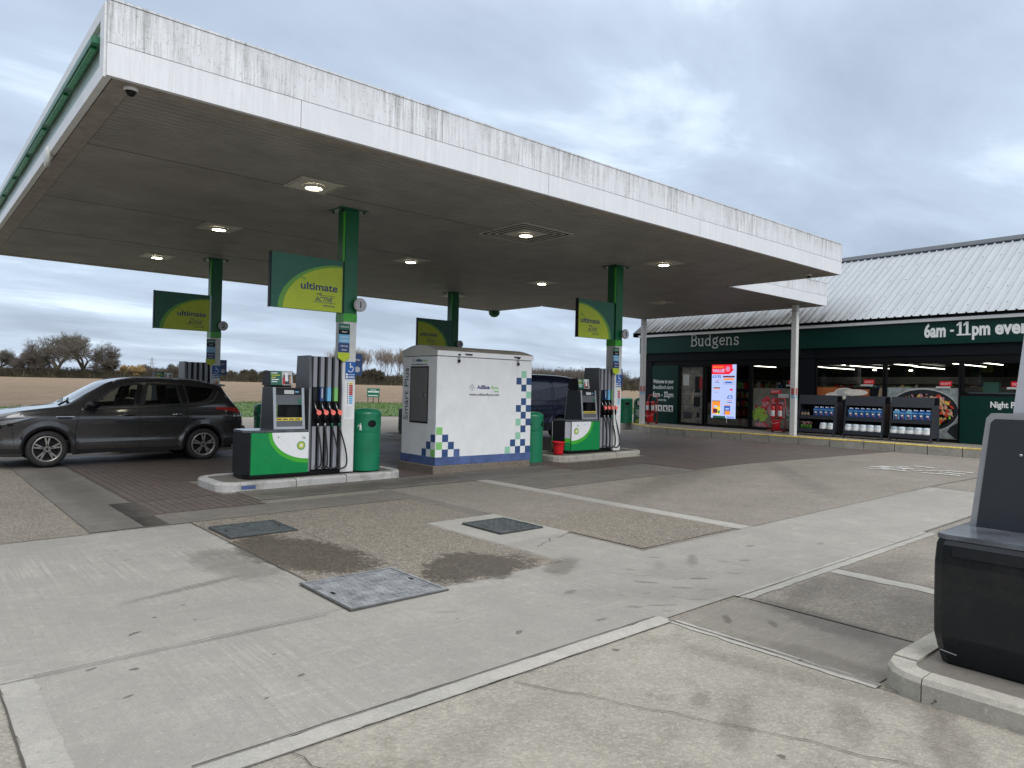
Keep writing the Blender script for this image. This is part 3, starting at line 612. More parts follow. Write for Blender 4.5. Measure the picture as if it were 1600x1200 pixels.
t = thing('floodlight', 'round cream floodlight disc hung on the left canopy edge', 'light', (1.45, 11.13, 4.60))
m = MB(); m.lathe([(0, -.02), (.13, -.02), (.14, 0), (.12, .03), (0, .04)], (0, 0, -.08), 'lamp_off', 20, 'x'); m.build('lamp', t); m = MB(); m.box(.03, .12, -.02, .02, -.05, -.01, 'near_black'); m.build('bracket', t)
t = thing('security_camera', 'dark half dome camera hanging from the rear edge of the canopy', 'camera', (17.2, 20.9, ZS-.012)); m = MB(); m.lathe([(.22, 0), (.2, -.12), (.12, -.2), (0, -.23)], (0, 0, 0), 'green_dark', 20); m.build('dome', t)

# ------------------------------------------------------------------ canopy columns
def arc_pts(cx, cz, rx, rz, a0, a1, n=24): return [(cx+rx*math.cos(a0+(a1-a0)*i/n), cz+rz*math.sin(a0+(a1-a0)*i/n)) for i in range(n+1)]
def column(x, y, num, label, right=False, signlabel=None, tag_side=True):
    zb = G(x)+.12; t = thing('canopy_column', label, 'column', (x, y, 0), 0, 'green and white columns carrying the canopy')
    X0, X1, Y0, Y1 = -.12, .12, -.14, .14
    m = MB(); m.box(X0, X1, Y0, Y1, zb, 2.66, 'col_white'); m.build('lower_shaft', t, .008)
    m = MB(); m.box(X0-.003, X1+.003, Y0-.003, Y1+.003, 2.662, 2.80, 'green_mid'); m.build('lime_band', t)
    m = MB(); m.box(X0, X1, Y0, Y1, 2.802, ZS-.02, 'green_shaft'); m.box(X0-.002, X0-.03, Y0+.01, Y0+.06, 3.66, ZS-.05, 'green_mid'); m.build('upper_shaft', t, .006)
    m = MB(); m.box(-.25, .25, -.22, .22, ZS-.02, ZS-.001, 'green_dark')
    for a in (-.2, .2):
        for b in (-.17, .17): m.lathe([(0, -.05), (.02, -.05), (.02, -.02)], (a, b, ZS), 'near_black', 6)
    m.build('head_plate', t)
    # flag sign along -X
    fs = MB(); a, b = X0-1.24, X0-.03; yS = -.11; z0, z1 = 2.80, 3.66
    fs.box(a, b, yS, yS+.07, z0, z1, 'sign_green'); fs.box(a-.02, a, yS-.006, yS+.076, z0-.005, z1+.005, 'near_black'); fl = fs.build('flag_sign', t)
    m = MB(); w, h = b-a, z1-z0
    def seg(kx, kz, off, mt):
        if not right: P = arc_pts(b, z0, kx, kz, math.pi/2, math.pi)+[(b, z0)]
        else: P = [(u, v) for u, v in arc_pts(a, z0, kx, kz, 0, math.pi/2)]+[(a, z0)]
        m.prism(P, 'y', yS-off, yS-off+.003, mt)
        m.prism(P, 'y', yS+.07+off-.003, yS+.07+off, mt)
    seg(w*.91, h*.90, .004, 'leaf_sign'); seg(w*.84, h*.86, .008, 'lime_sign'); m.build('sign_art', fl)
    m = MB(); ox = (a+w*.40) if not right else a+.07; k = w*(.53 if not right else .52)
    m.text('bp', 'leaf_sign', .09, TY(ox, yS-.010, z0+h*.56), .001, 0)
    m.text('ultimate', 'text_navy', .17, TY(ox, yS-.010, z0+h*.385), .001, .003, 0, k)
    m.text('with', 'text_navy', .055, TY(ox+k*.42, yS-.010, z0+h*.30), .001)
    m.text('ACTIVE', 'text_navy', .105, TY(ox+k*.38, yS-.010, z0+h*.18), .001, .001, .35, k*.5)
    m.box(ox+k*.33, ox+k*.95, yS-.011, yS-.009, z0+h*.155, z0+h*.162, 'text_navy'); m.box(ox+k*.5, ox+k*.95, yS-.011, yS-.009, z0+h*.29, z0+h*.296, 'text_navy')
    m.text('technology', 'text_navy', .045, TY(ox+k*.6, yS-.010, z0+h*.09), .001, 0, 0, k*.33)
    m.build('lettering', fl)
    # number disc
    m = MB(); m.disc((X1+.015, Y0-.09, 2.95), .115, 'y', 'col_grey', 26, .03); m.disc((X1+.015, Y0-.098, 2.95), .098, 'y', 'pale_grey', 26, .007); m.box(X1-.03, X1+.01, Y0-.06, Y0, 2.93, 2.97, 'col_grey'); dd = m.build('number_disc', t)
    m = MB(); m.text(num, 'text_dark', .15, TY(X1+.015, Y0-.101, 2.90), .001, .002, 0, None, 'CENTER'); m.build('number', dd)
    # hanging fuel tag
    m = MB(); a, b = X0-.10, X0+.095; yT = Y0-.04
    for z0_, z1_, mt in ((2.52, 2.62, 'sign_green'), (2.44, 2.52, 'near_black'), (2.30, 2.44, 'blue_pale'), (2.14, 2.30, 'navy')): m.box(a, b, yT, yT+.02, z0_, z1_-.002, mt)
    m.prism([(a-.01, 2.138), (b+.01, 2.138), (b+.01, 2.05), ((a+b)/2, 1.98), (a-.01, 2.05)], 'y', yT, yT+.02, 'lime_sign')
    ft = m.build('fuel_name_tag', t)
    m = MB()
    for s1, z in (('unleaded', 2.555), ('diesel', 2.47), ('ultimate', 2.385), ('unleaded', 2.325), ('ultimate', 2.235), ('diesel', 2.17)): m.text(s1, 'text_white', .042, TY((a+b)/2, yT-.002, z), .001, 0, 0, None, 'CENTER')
    m.build('lettering', ft)
    # stickers on the front face
    m = MB(); yF = Y0-.004
    m.box(-.07, .115, yF, Y0-.0005, 1.70, 1.99, 'blue_sign'); k = .02
    m.lathe([(.045, -.002), (.056, -.002), (.056, -.001), (.045, -.001)], (.025, yF, 1.87), 'text_white', 20, 'y', False, R(-150), R(95)); m.disc((.018, yF-.002, 1.955), .013, 'y', 'text_white', 12); m.box(.012, .024, yF-.002, yF-.001, 1.885, 1.94, 'text_white'); m.box(.024, .055, yF-.002, yF-.001, 1.895, 1.905, 'text_white'); m.box(.055, .075, yF-.002, yF-.001, 1.85, 1.86, 'text_white')
    m.box(-.06, -.02, yF-.002, yF-.001, 1.76, 1.79, 'text_white'); m.box(-.06, -.02, yF-.002, yF-.001, 1.715, 1.745, 'text_white')
    for z in (1.77, 1.735, 1.72): m.box(-.01, .10, yF-.002, yF-.001, z, z+.009, 'text_white')
    m.build('access_notice', t)
    m = MB(); m.box(-.07, .112, yF+.002, Y0-.0005, 1.03, 1.66, 'panel_white')
    for i, mt in enumerate(['yellow_band']+['red']*5+['blue_pale']*4): m.box(.01, .075, yF, yF+.0015, 1.61-i*.036, 1.64-i*.036, mt); m.box(-.03, -.01, yF, yF+.0015, 1.615-i*.036, 1.632-i*.036, 'text_dark')
    for i in range(11): m.box(-.05, .02+.07*((i*37) % 10)/10, yF, yF+.0015, 1.235-i*.017, 1.241-i*.017, 'text_grey')
    m.build('price_notice', t)
    if tag_side:
        m = MB(); m.box(X1+.02, X1+.20, 0, .012, 1.77, 2.14, 'navy'); fl = m.build('service_flag', t); m = MB(); m.disc((X1+.11, -.004, 1.87), .05, 'y', 'pale_grey', 20, .004); m.text('help', 'text_white', .05, TY(X1+.11, -.004, 2.02), .001, 0, 0, None, 'CENTER'); m.build('emblem', fl)
    return t
column(5.74, 10.91, '1', 'green and white column with disc 1 beside the front left pump')
column(5.78, 17.64, '2', 'green and white column rising behind the grey car with a flag sign')
column(12.84, 11.1, '3', 'green and white column with disc 3 beside the right pump', True)
column(13.1, 17.94, '4', 'green column rising behind the white tank cabinet with a dim flag sign', True)
for x, y, l in ((22.0, 11.35, 'plain grey steel post on the pavement beside the product racks'), (22.85, 18.2, 'plain grey steel post at the far corner of the shop pavement')):
    t = thing('link_column', l, 'column', (x, y, 0), 0, 'grey posts under the lower roof link'); zb = PZ
    m = MB(); m.box(-.085, .085, -.085, .085, zb, ZS-.012, 'col_white'); m.build('post', t, .008)
    m = MB(); m.box(.09, .11, -.05, .0, zb+.1, 3.9, 'col_grey'); m.box(-.095, .095, -.095, .095, 4.32, 4.34, 'col_grey'); m.box(.088, .15, -.12, -.03, 2.95, 3.12, 'near_black'); m.build('cable_box', t)
    m = MB()
    for i, mt in enumerate(['red']*4+['blue_pale']*2): m.box(-.06, .05, -.0875, -.0865, 1.78-i*.055, 1.825-i*.055, mt)
    for i, mt in enumerate(['red']*4+['blue_pale']*2): m.box(-.0875, -.0865, -.05, .05, 1.78-i*.055, 1.825-i*.055, mt)
    m.build('sticker', t)

# ------------------------------------------------------------------ pump islands
def island(x0, x1, y0, y1, label, cl=.32, cr=.25, kmat='concrete_kerb'):
    t = thing('pump_island', label, 'kerbed island', ((x0+x1)/2, (y0+y1)/2, 0), 0, 'raised concrete pump islands'); ox, oy = (x0+x1)/2, (y0+y1)/2
    def ring(o):
        P = []
        for (cx, cy, r_, a0) in ((x0+cl, y0+cl, cl, 180), (x1-cr, y0+cr, cr, 270), (x1-cr, y1-cr, cr, 0), (x0+cl, y1-cl, cl, 90)):
            for i in range(5): a = R(a0+22.5*i); P.append((cx+(r_-o)*math.cos(a), cy+(r_-o)*math.sin(a)))
        return [(x-ox, y-oy) for x, y in P]
    o1, o2 = ring(0), ring(.14); m = MB(); k = 0
    for i in range(20):
        j = (i+1) % 20; a, b, c, d = o1[i], o1[j], o2[j], o2[i]; n = max(1, round(math.dist(a, b)/.9))
        for q in range(n):
            t0, t1 = q/n, (q+1)/n; gp = .006/max(.1, math.dist(a, b)); t0 += gp if (q or i % 5 == 4) else 0; t1 -= gp if (q < n-1 or i % 5 == 4) else 0
            L = lambda p, r_, t_: (p[0]+(r_[0]-p[0])*t_, p[1]+(r_[1]-p[1])*t_)
            P = [L(a, b, t0), L(a, b, t1), L(d, c, t1), L(d, c, t0)]
            z = G(ox+P[0][0]); mt = kmat
            top = [(p[0]*.985+(o[0])*.0, p[1]) for p, o in zip(P, P)]
            m.prism(P, 'z', z-.02, z+.095, mt, True); Q = [L(L(a, d, .12), L(b, c, .12), t0), L(L(a, d, .12), L(b, c, .12), t1), P[2], P[3]]
            m.add([(*p, z+.095) for p in P]+[(*p, z+.122) for p in Q], [(0, 1, 5, 4), (1, 2, 6, 5), (2, 3, 7, 6), (3, 0, 4, 7), (4, 5, 6, 7)], mt)
    m.build('kerb_stones', t)
    m = MB(); P = ring(.135); m.prism(P, 'z', G(x0), G(x0)+.117, 'concrete_dirty'); m.build('infill', t)
    return t
i1 = island(3.53, 6.66, 10.42, 11.62, 'kerbed concrete island under the front left pump', kmat='kerb_painted')
m = MB(); o = (3.53+6.66)/2, (10.42+11.62)/2
m.prism([(3.86-o[0], 10.416-o[1]), (4.07-o[0], 10.416-o[1]), (4.07-o[0], 10.422-o[1]), (3.86-o[0], 10.422-o[1])], 'z', .03, .085, 'blue_band'); m.build('painted_patch', i1)
island(3.5, 6.66, 17.1, 18.3, 'kerbed concrete island mostly hidden behind the grey car')
island(10.6, 13.45, 10.62, 11.85, 'kerbed concrete island under the right hand pump with the red bucket')
island(10.85, 13.8, 17.3, 18.6, 'worn kerbed island behind the white tank cabinet', kmat='kerb_painted')
island(4.08, 8.0, .35, 1.62, 'nearest kerbed island with a chipped rounded corner, bottom right', .24, .3)

# ------------------------------------------------------------------ fuel pumps
def helios(m, cx, cz, r, yy, dy=-.0015):
    for k, (rr, ri, mt, a) in enumerate(((1, .80, 'green_brand', 0), (.86, .64, 'leaf_square', .5), (.72, .5, 'yellow_band', 0), (.56, .38, 'lime_sign', .5), (.40, .26, 'panel_white', 0))):
        n = 18; P = []
        for i in range(n*2):
            t = math.pi*(i+a)/n; q = r*(rr if i % 2 == 0 else ri); P.append((cx+q*math.cos(t), cz+q*math.sin(t)))
        m.prism(P, 'y', yy+dy*(k+1), yy+dy*k, mt)
def pump(x0, y0, label, art='green_left', dark=False, depth=.58, mirror=False):
    z = G(x0+.8)+.12; t = thing('fuel_pump', label, 'fuel pump', (x0, y0, z), 0, 'fuel pumps on the islands'); D = depth; W_ = 1.03
    # cabinet
    m = MB(); ch = .09; P = [(0, ch), (ch, 0), (W_, 0), (W_, D), (ch, D), (0, D-ch)]
    zc = .06
    m.prism([(p[0]+(.02 if p[0] < .05 else 0), p[1]) for p in P], 'z', 0, zc, 'near_black'); m.prism(P, 'z', zc, .70, 'charcoal')
    m.build('cabinet', t, .012)
    m = MB(); P2 = [(.012, ch+.01), (ch+.01, .012), (W_, .012), (W_, D-.012), (ch+.01, D-.012), (.012, D-ch-.01)]
    m.prism([(p[0]-.006, p[1]) for p in P2], 'z', .702, .735, 'pump_top'); m.build('cabinet_top', t, .012)
    def front(yf, sgn):
        # body panel art; sgn -1: faces -Y
        nm = MB(); a, b, c, d = ch+.01, W_-.005, .055, .695
        nm.box(a, b, min(yf, yf+sgn*.012), max(yf, yf+sgn*.012), c, d, 'green_brand'); pn = nm.build('front_panel', t)
        m = MB(); y1 = yf+sgn*.012
        def pr_(P, off, mt): m.prism(P, 'y', min(y1, y1+sgn*off), max(y1, y1+sgn*off), mt)
        left = (art == 'green_left')
        if left:
            cx = b; A = arc_pts(cx, d, .66, .49, math.pi, 1.5*math.pi); pr_(A+[(cx, d)], .002, 'green_mid'); A = arc_pts(cx, d, .60, .42, math.pi, 1.5*math.pi); pr_(A+[(cx, d)], .004, 'panel_white')
            hx = b-.125; pr_([(a, d-.055), (b-.64, d-.055), (b-.64, d), (a, d)], .001, 'mint') if False else None
        else:
            cx = a; A = arc_pts(cx, d, .70, .50, 1.5*math.pi, 2*math.pi); pr_(A+[(cx, d)], .002, 'green_mid'); A = arc_pts(cx, d, .63, .42, 1.5*math.pi, 2*math.pi); pr_(A+[(cx, d)], .004, 'panel_white'); hx = a+.15
        m.build('panel_art', pn)
        if sgn < 0:
            m = MB(); helios(m, hx, d-.21, .078, y1-.005); m.text('bp', 'green_brand', .055, TY(hx+.02, y1-.006, d-.10), .001); m.disc((b-.5 if left else a+.42, y1-.006, d-.07), .010, 'y', 'near_black', 10); m.build('emblem', pn)
    front(0, -1); front(D, 1)
    if art != 'green_left':
        for s_y in (0, 1):
            m = MB(); q = lambda v: D-v if s_y else v
            P = [(.004, q(ch+.005)), (ch-.004, q(.004)), (ch-.012, q(-.006)), (-.006, q(ch-.002))]
            m.prism(P, 'z', .33, .69, 'pale_grey'); m.prism(P, 'z', .235, .329, 'green_mid'); m.prism(P, 'z', .06, .234, 'green_brand'); m.build('corner_panel', t)
    # display head: cheeks, upper box, lower box
    hx0, hx1 = .46, .965
    side = [(.02, .737), (D-.02, .737), (D-.09, 1.40), (.09, 1.40)]
    for a_ in (hx0, hx1-.035): m = MB(); m.prism(side, 'x', a_, a_+.035, 'cheek_grey'); m.build('cheek_panel', t, .006)
    def yat(zv, sg): k = (zv-.737)/(1.40-.737)*.07+.02; return k if sg < 0 else D-k
    m = MB(); zs = (.97, 1.40)
    m.prism([(yat(1.13, -1)+.01, 1.13), (yat(1.13, 1)-.01, 1.13), (yat(1.398, 1)-.01, 1.398), (yat(1.398, -1)+.01, 1.398)], 'x', hx0+.036, hx1-.036, 'charcoal')
    m.prism([(yat(.738, -1)+.01, .738), (yat(.738, 1)-.01, .738), (yat(.93, 1)-.01, .93), (yat(.93, -1)+.01, .93)], 'x', hx0+.036, hx1-.036, 'pump_grey')
    m.box(hx0+.24, hx1-.036, .11, D-.11, .931, 1.129, 'near_black'); m.build('display_housing', t)
    def fr(sg, nm='display_frame'):
        m = MB(); 
        def strip(xa, xb, za, zb, mt, out=.012, inn=.0):
            pa, pb = yat(za, sg), yat(zb, sg); P = [(pa+sg*out, za), (pb+sg*out, zb), (pb-sg*inn, zb), (pa-sg*inn, za)]
            m.prism(P, 'x', xa, xb, mt)
        for a in ((hx0-.004, hx0+.04), (hx1-.04, hx1+.004)): strip(*a, .745, 1.40, 'silver')
        strip(hx0+.041, hx1-.041, .745, .785, 'silver'); strip(hx0+.041, hx1-.041, 1.375, 1.398, 'charcoal')
        fo = m.build(nm, t)
        m = MB(); strip(hx0+.041, hx1-.041, 1.285, 1.374, 'charcoal', .004, -.001); strip(hx0+.041, hx1-.041, 1.13, 1.284, 'pump_grey', .003, -.001); strip(hx0+.041, hx1-.041, .786, .878, 'pump_grey', .004, -.001); strip(hx0+.041, hx1-.041, .88, .925, 'yellow_band', .005, -.001)
        strip(hx0+.18, hx0+.34, 1.30, 1.36, 'text_grey', .007, -.004); strip(hx0+.36, hx0+.42, 1.325, 1.345, 'blue_pale', .007, -.004); strip(hx1-.10, hx1-.045, 1.14, 1.23, 'sign_green', .006, -.003)
        for i in range(4): strip(hx0+.05+i*.10, hx0+.13+i*.10, .893, .912, 'text_dark', .0065, -.004)
        m.build('screen', fo)
    fr(-1); fr(1)
    # advert box on the head
    m = MB(); a, b = hx0-.03, hx0+.34; m.box(a+.02, b-.02, .14, D-.14, 1.402, 1.43, 'near_black'); m.prism([(.12, 1.431), (D-.12, 1.431), (D-.16, 1.66), (.16, 1.66)], 'x', a, b, 'near_black'); ad = m.build('advert_box', t, .004)
    m = MB(); Pq = lambda xa, xb, za, zb, mt, o: m.prism([(.12+(za-1.431)*.175-o, za), (.12+(zb-1.431)*.175-o, zb), (.12+(zb-1.431)*.175-.0005, zb), (.12+(za-1.431)*.175-.0005, za)], 'x', xa, xb, mt)
    Pq(a+.005, a+.19, 1.44, 1.655, 'sign_green', .004); Pq(a+.192, b-.005, 1.44, 1.655, 'text_grey', .004); Pq(a+.215, b-.03, 1.45, 1.60, 'text_dark', .007); Pq(a+.24, b-.08, 1.50, 1.64, 'panel_white', .010); Pq(a+.2, a+.235, 1.45, 1.56, 'red', .008)
    Pq(b-.06, b-.03, 1.46, 1.58, 'skin_tone', .009)
    for i, (w, mt) in enumerate(((.10, 'text_white'), (.14, 'lime_sign'), (.07, 'yellow_band'), (.12, 'text_white'), (.09, 'text_white'))): Pq(a+.02, a+.02+w, 1.62-i*.034, 1.634-i*.034, mt, .007)
    m.build('poster', ad)
    # nozzle tower
    tx0, tx1 = W_+.005, W_+.60; H = 1.93
    m = MB(); m.prism([(.03, .06), (D-.03, .06), (D-.03, 1.40), (D-.07, H), (.07, H), (.03, 1.40)], 'x', tx0, tx0+.045, 'pump_grey'); m.prism([(.03, .06), (D-.03, .06), (D-.03, 1.40), (D-.07, H), (.07, H), (.03, 1.40)], 'x', tx1-.02, tx1, 'silver'); m.box(tx0, tx1, .05, D-.05, 0, .059, 'near_black')
    m.box(tx0+.046, tx1-.021, .11, D-.11, .06, H-.01, 'near_black'); m.build('hose_tower', t)
    m = MB()
    for i in range(5): m.prism([(.03, 1.1), (.07, H), (.075, H), (.035, 1.1)], 'x', tx0+.002, tx0+.004, 'silver') if i == 0 else None
    m.box(tx0-.004, tx0+.012, .012, .03, .06, 1.40, 'silver'); m.build('edge_trim', t)
    cols = ['pump_grey', 'navy', 'blue_pale', 'leaf_square']; cols[0] = 'charcoal'
    for sg in (-1, 1):
        fy_ = (lambda v: v) if sg < 0 else (lambda v: D-v)
        for i in range(4):
            a = tx0+.075+i*.125; b = a+.062
            bay = MB()
            def bb(xa, xb, ya, yb, za, zb, mt): y0_, y1_ = sorted((fy_(ya), fy_(yb))); bay.box(xa, xb, y0_, y1_, za, zb, mt)
            bb(a, b, .045, .109, 1.42, H-.015, 'strip_grey'); bb(a, b, .041, .109, 1.19, 1.418, cols[i]); bb(a+.002, b-.002, .06, .109, .78, 1.188, 'near_black'); bb(a, b, .045, .109, .08, .779, 'strip_grey')
            if i == 1: bb(a+.02, b-.02, .0395, .0405, 1.24, 1.40, 'text_grey')
            bo = bay.build('hose_bay', t)
            if sg < 0 or not dark:
                nz = MB(); xc = (a+b)/2+.03
                def yb_(v): return fy_(v)
                nz.tube([(xc-.03, yb_(.05), 1.16), (xc-.02, yb_(.03), 1.09), (xc, yb_(.01), 1.02)], [.010, .012, .016], 'steel', 8)
                nz.tube([(xc, yb_(.01), 1.03), (xc+.005, yb_(-.015), .93), (xc+.01, yb_(-.01), .84)], [.030, .034, .022], 'near_black', 10)
                nz.tube([(xc-.02, yb_(.035), 1.0), (xc-.03, yb_(.045), .92), (xc-.005, yb_(.02), .84)], .009, 'near_black', 6)
                no = nz.build('nozzle', bo)
                nz = MB(); nz.disc((xc+.006, yb_(-.055), 1.005), .040, 'y', 'coral', 20, .025*(1 if sg < 0 else -1)); nz.prism([(xc-.03, 1.03), (xc+.0, 1.05), (xc-.02, 1.06), (xc-.04, 1.055)], 'y', yb_(-.05), yb_(-.03), 'coral'); nz.build('splash_guard', bo)
                nz = MB(); nz.tube([(xc+.01, yb_(-.01), .84), (xc+.01, yb_(-.01), .77)], .016, 'steel' if i < 2 else 'sign_green', 10); nz.build('swivel', bo)
                hs = MB(); sw = (.05, .03, .10, .13)[i]; bot = (.12, .10, .09, .08)[i]; x1 = xc+.01; P = []
                for k in range(15):
                    u = k/14; P.append((x1+sw*math.sin(u*math.pi*.9)-.10*max(0, u-.75)*4*(1 if i > 1 else .6), yb_(-.01-.05*math.sin(u*math.pi)), .78+(bot-.78)*math.sin(min(1, u*1.12)*math.pi/2)+(.02 if u > .95 else 0)))
                hs.tube(P, .0135, 'rubber', 8); hs.build('hose', bo)
    m = MB(); m.text('ultimate fuels', 'text_grey', .05, Matrix.Translation((tx0-.0015, D*.62, 1.2)) @ Matrix.Rotation(R(-90), 4, 'Z') @ Matrix.Rotation(R(90), 4, 'X') @ Matrix.Rotation(R(90), 4, 'Z'), .0005); m.build('side_lettering', t)
    return t
pump(4.0, 10.73, 'green fronted pump on the front left island beside column 1')
pump(4.05, 17.42, 'fuel pump showing only its top above the grey car roof')
pump(11.22, 10.98, 'white and green pump on the island with the red bucket', 'green_right')
pump(11.4, 17.75, 'pump of which one dark end shows between bin and white tank cabinet', 'green_right')
# nearest pump, large at the right edge: seen on its plain dark end
def near_pump():
    x0, y0, z = 4.40, .84, G(4.8)+.12; D = .60
    t = thing('fuel_pump', 'large charcoal pump end at the right edge, nearest the viewer', 'fuel pump', (x0, y0, z), 0, 'fuel pumps on the islands')
    m = MB(); ch = .05
    def ring(ins, zz): 
        a = ins; return [(a, ch+a*.5), (a+ch*.7, a*.6), (1.1, a*.6), (1.1, D-a*.6), (a+ch*.7, D-a*.6), (a, D-ch-a*.5)], zz
    secs = [ring(.045, 0), ring(.02, .08), ring(.0, .16), ring(-.004, .35), ring(-.004, .55), ring(.006, .655), ring(.02, .685)]
    rows = [[(x, y, zz) for x, y in P]+[(P[0][0], P[0][1], zz)] for P, zz in secs]
    m.grid(rows, 'pump_black', False); m.quad(rows[-1][:-1], 'pump_black'); m.quad(rows[0][:-1], 'pump_black'); m.build('cabinet', t, .014)
    m = MB(); P = ring(.012, .69)[0]; m.prism(P, 'z', .686, .712, 'pump_top'); m.build('cabinet_top', t, .010)
    m = MB(); m.grid([[(-.0062, y, .60), (-.0062, y, .655)] for y in (.09, .24, .4, .5)], 'charcoal', False); m.build('end_trim', t); m = MB(); m.quad([(-.006, .47, .045+.02), (-.006, .55, .075), (-.006, .55, .08), (-.006, .47, .07)], 'silver'); m.build('end_trim', t)
    side = [(.05, .713), (D-.05, .713), (D-.125, 1.355), (D-.15, 1.385), (.15, 1.385), (.125, 1.355)]
    ins = [(.085, .714), (D-.085, .714), (D-.15, 1.33), (D-.17, 1.352), (.17, 1.352), (.15, 1.33)]
    m = MB(); m.prism(side, 'x', .93, .98, 'silver'); m.build('display_frame', t, .01); m = MB(); m.prism(side, 'x', .45, .50, 'silver'); ho = m.build('display_frame', t, .01)
    m = MB(); m.prism(ins, 'x', .444, .4495, 'cheek_grey'); m.build('cheek_panel', t, .003); m = MB(); m.prism(ins, 'x', .501, .929, 'pump_grey'); m.build('display_housing', t)
    m = MB(); m.lathe([(0, -.004), (.008, -.004), (.009, 0)], (.444, .30, 1.15), 'steel', 12, 'x'); m.build('screw', ho)
    m = MB(); sd = [(.11, .06), (D-.115, .06), (D-.115, 1.40), (D-.17, 1.93), (.17, 1.93), (.11, 1.40)]; m.prism(sd, 'x', 1.04, 1.10, 'pale_grey'); m.prism(sd, 'x', 1.101, 1.6, 'near_black'); m.prism(sd, 'x', 1.601, 1.65, 'pale_grey'); m.build('hose_tower', t, .01)
near_pump()

# ------------------------------------------------------------------ litter bins
def bin_(x, y, z, label, rz, r=.255, h=1.06, symbol=True):
    t = thing('litter_bin', label, 'bin', (x, y, z), rz, 'green litter bins on the forecourt')
    n = 48; rows = []; zs = [0, .01, .05, .2, .4, .6, .64, .65, .66, .70, .74, .78, .82, .86, .90, .94]
    def rad(zv, k): return r*(1 if zv < .645 else 1.012)-(.004 if .642 < zv < .655 else 0)
    holes = [R(-45), R(-135), R(45), R(135)]
    m = MB()
    for zv in zs: rows.append([(rad(zv, 0)*math.cos(2*math.pi*j/n), rad(zv, 0)*math.sin(2*math.pi*j/n), zv) for j in range(n+1)])
    # drop the quads under the openings
    N = n+1; P = [p for q in rows for p in q]; F = []
    for i in range(len(zs)-1):
        for j in range(n):
            a = 2*math.pi*(j+.5)/n; zc = (zs[i]+zs[i+1])/2; cut = False
            for hh in holes:
                d = (a-hh+math.pi) % (2*math.pi)-math.pi
                if (d/.38)**2+((zc-.80)/.075)**2 < 1: cut = True
            if not cut: F.append((i*N+j, i*N+j+1, (i+1)*N+j+1, (i+1)*N+j))
    m.add(P, F, 'bin_green', True); b = m.build('body', t, 0, False)
    m = MB(); m.lathe([(r*1.02, .94), (r*1.02, .97), (r*.99, 1.0), (r*.8, 1.035), (r*.4, 1.055), (0, 1.06)], (0, 0, 0), 'bin_green', n); m.build('lid', t)
    m = MB(); m.lathe([(r*.93, .1), (r*.93, .93)], (0, 0, 0), 'near_black', 30); m.build('liner', t)
    for hh in holes:   # rims round the openings
        m = MB(); P = []
        for k in range(29):
            u = 2*math.pi*k/28; a = hh+.42*math.cos(u)*(1-.12*math.sin(u)); zz = .80+.085*math.sin(u); P.append(((a), zz))
        rr0, rr1 = r*1.016, r*1.03; rows = [[(rr0*math.cos(a), rr0*math.sin(a), zz) for a, zz in P], [(rr1*math.cos(hh+(a-hh)*.93), rr1*math.sin(hh+(a-hh)*.93), .80+(zz-.80)*.92) for a, zz in P], [(r*.97*math.cos(hh+(a-hh)*.74), r*.97*math.sin(hh+(a-hh)*.74), .80+(zz-.80)*.72) for a, zz in P]]
        m.grid(rows, 'bin_green'); m.build('opening_rim', t, 0, False)
    m = MB(); a = R(-90); rr = r+.008
    def q(u, v): return (u, -math.sqrt(rr*rr-u*u), v)
    def poly(pts): m.quad([q(u, v) for u, v in pts], 'text_white')
    cx, cz = 0.0, .69
    poly([(cx+.012*math.cos(2*math.pi*i/12), cz+.105+.012*math.sin(2*math.pi*i/12)) for i in range(12)])
    poly([(cx-.015, cz+.04), (cx+.018, cz+.04), (cx+.018, cz+.09), (cx-.012, cz+.09)]); poly([(cx-.015, cz), (cx-.003, cz), (cx+.003, cz+.04), (cx-.012, cz+.04)]); poly([(cx+.008, cz), (cx+.024, cz), (cx+.018, cz+.04), (cx+.004, cz+.04)]); poly([(cx-.045, cz+.075), (cx-.01, cz+.08), (cx-.01, cz+.09), (cx-.05, cz+.085)]); poly([(cx-.05, cz+.05), (cx-.035, cz+.05), (cx-.035, cz+.066), (cx-.05, cz+.066)])
    if symbol: m.build('litter_symbol', t)
bin_(6.17, 10.93, G(6)+.12, 'round green litter bin beside the white column 1', R(-49))
bin_(10.22, 11.10, G(10)+.004, 'round green litter bin half hidden at the right end of the white tank cabinet', R(-15), symbol=False)
bin_(6.98, 17.4, G(7)+.004, 'green litter bin of which a sliver shows behind the front left pump', R(-40))
bin_(22.95, 19.25, PZ, 'round green litter bin near the far corner post of the shop', R(20), .36, 1.06, False)
def bucket(x, y, z, label, s=1, m_='red_bright', handle=True, parent=None, rz=0):
    t = thing('fire_bucket', label, 'bucket', (x, y, z), rz, 'red fire buckets')
    m = MB(); m.lathe([(0, .004), (.10*s, .004), (.105*s, .01), (.125*s, .2*s), (.14*s, .26*s), (.148*s, .262*s), (.148*s, .28*s), (.135*s, .28*s), (.118*s, .2*s), (.1*s, .02), (0, .02)], (0, 0, 0), m_, 24); m.build('pail', t)
    m = MB(); P = [(.147*s*math.cos(a), -.05*s-.02, .25*s+.0*s-.12*s*math.sin(a)) if False else (.15*s*math.cos(a), -.152*s*math.sin(a), .25*s-.06*s*math.sin(a)) for a in [math.pi*i/14 for i in range(15)]]; m.tube(P, .004, 'text_white' if s > 1 else 'near_black', 6); m.build('handle', t)
bucket(10.93, 10.98, G(10.9)+.12, 'red plastic bucket standing on the right hand pump island', 1.0)

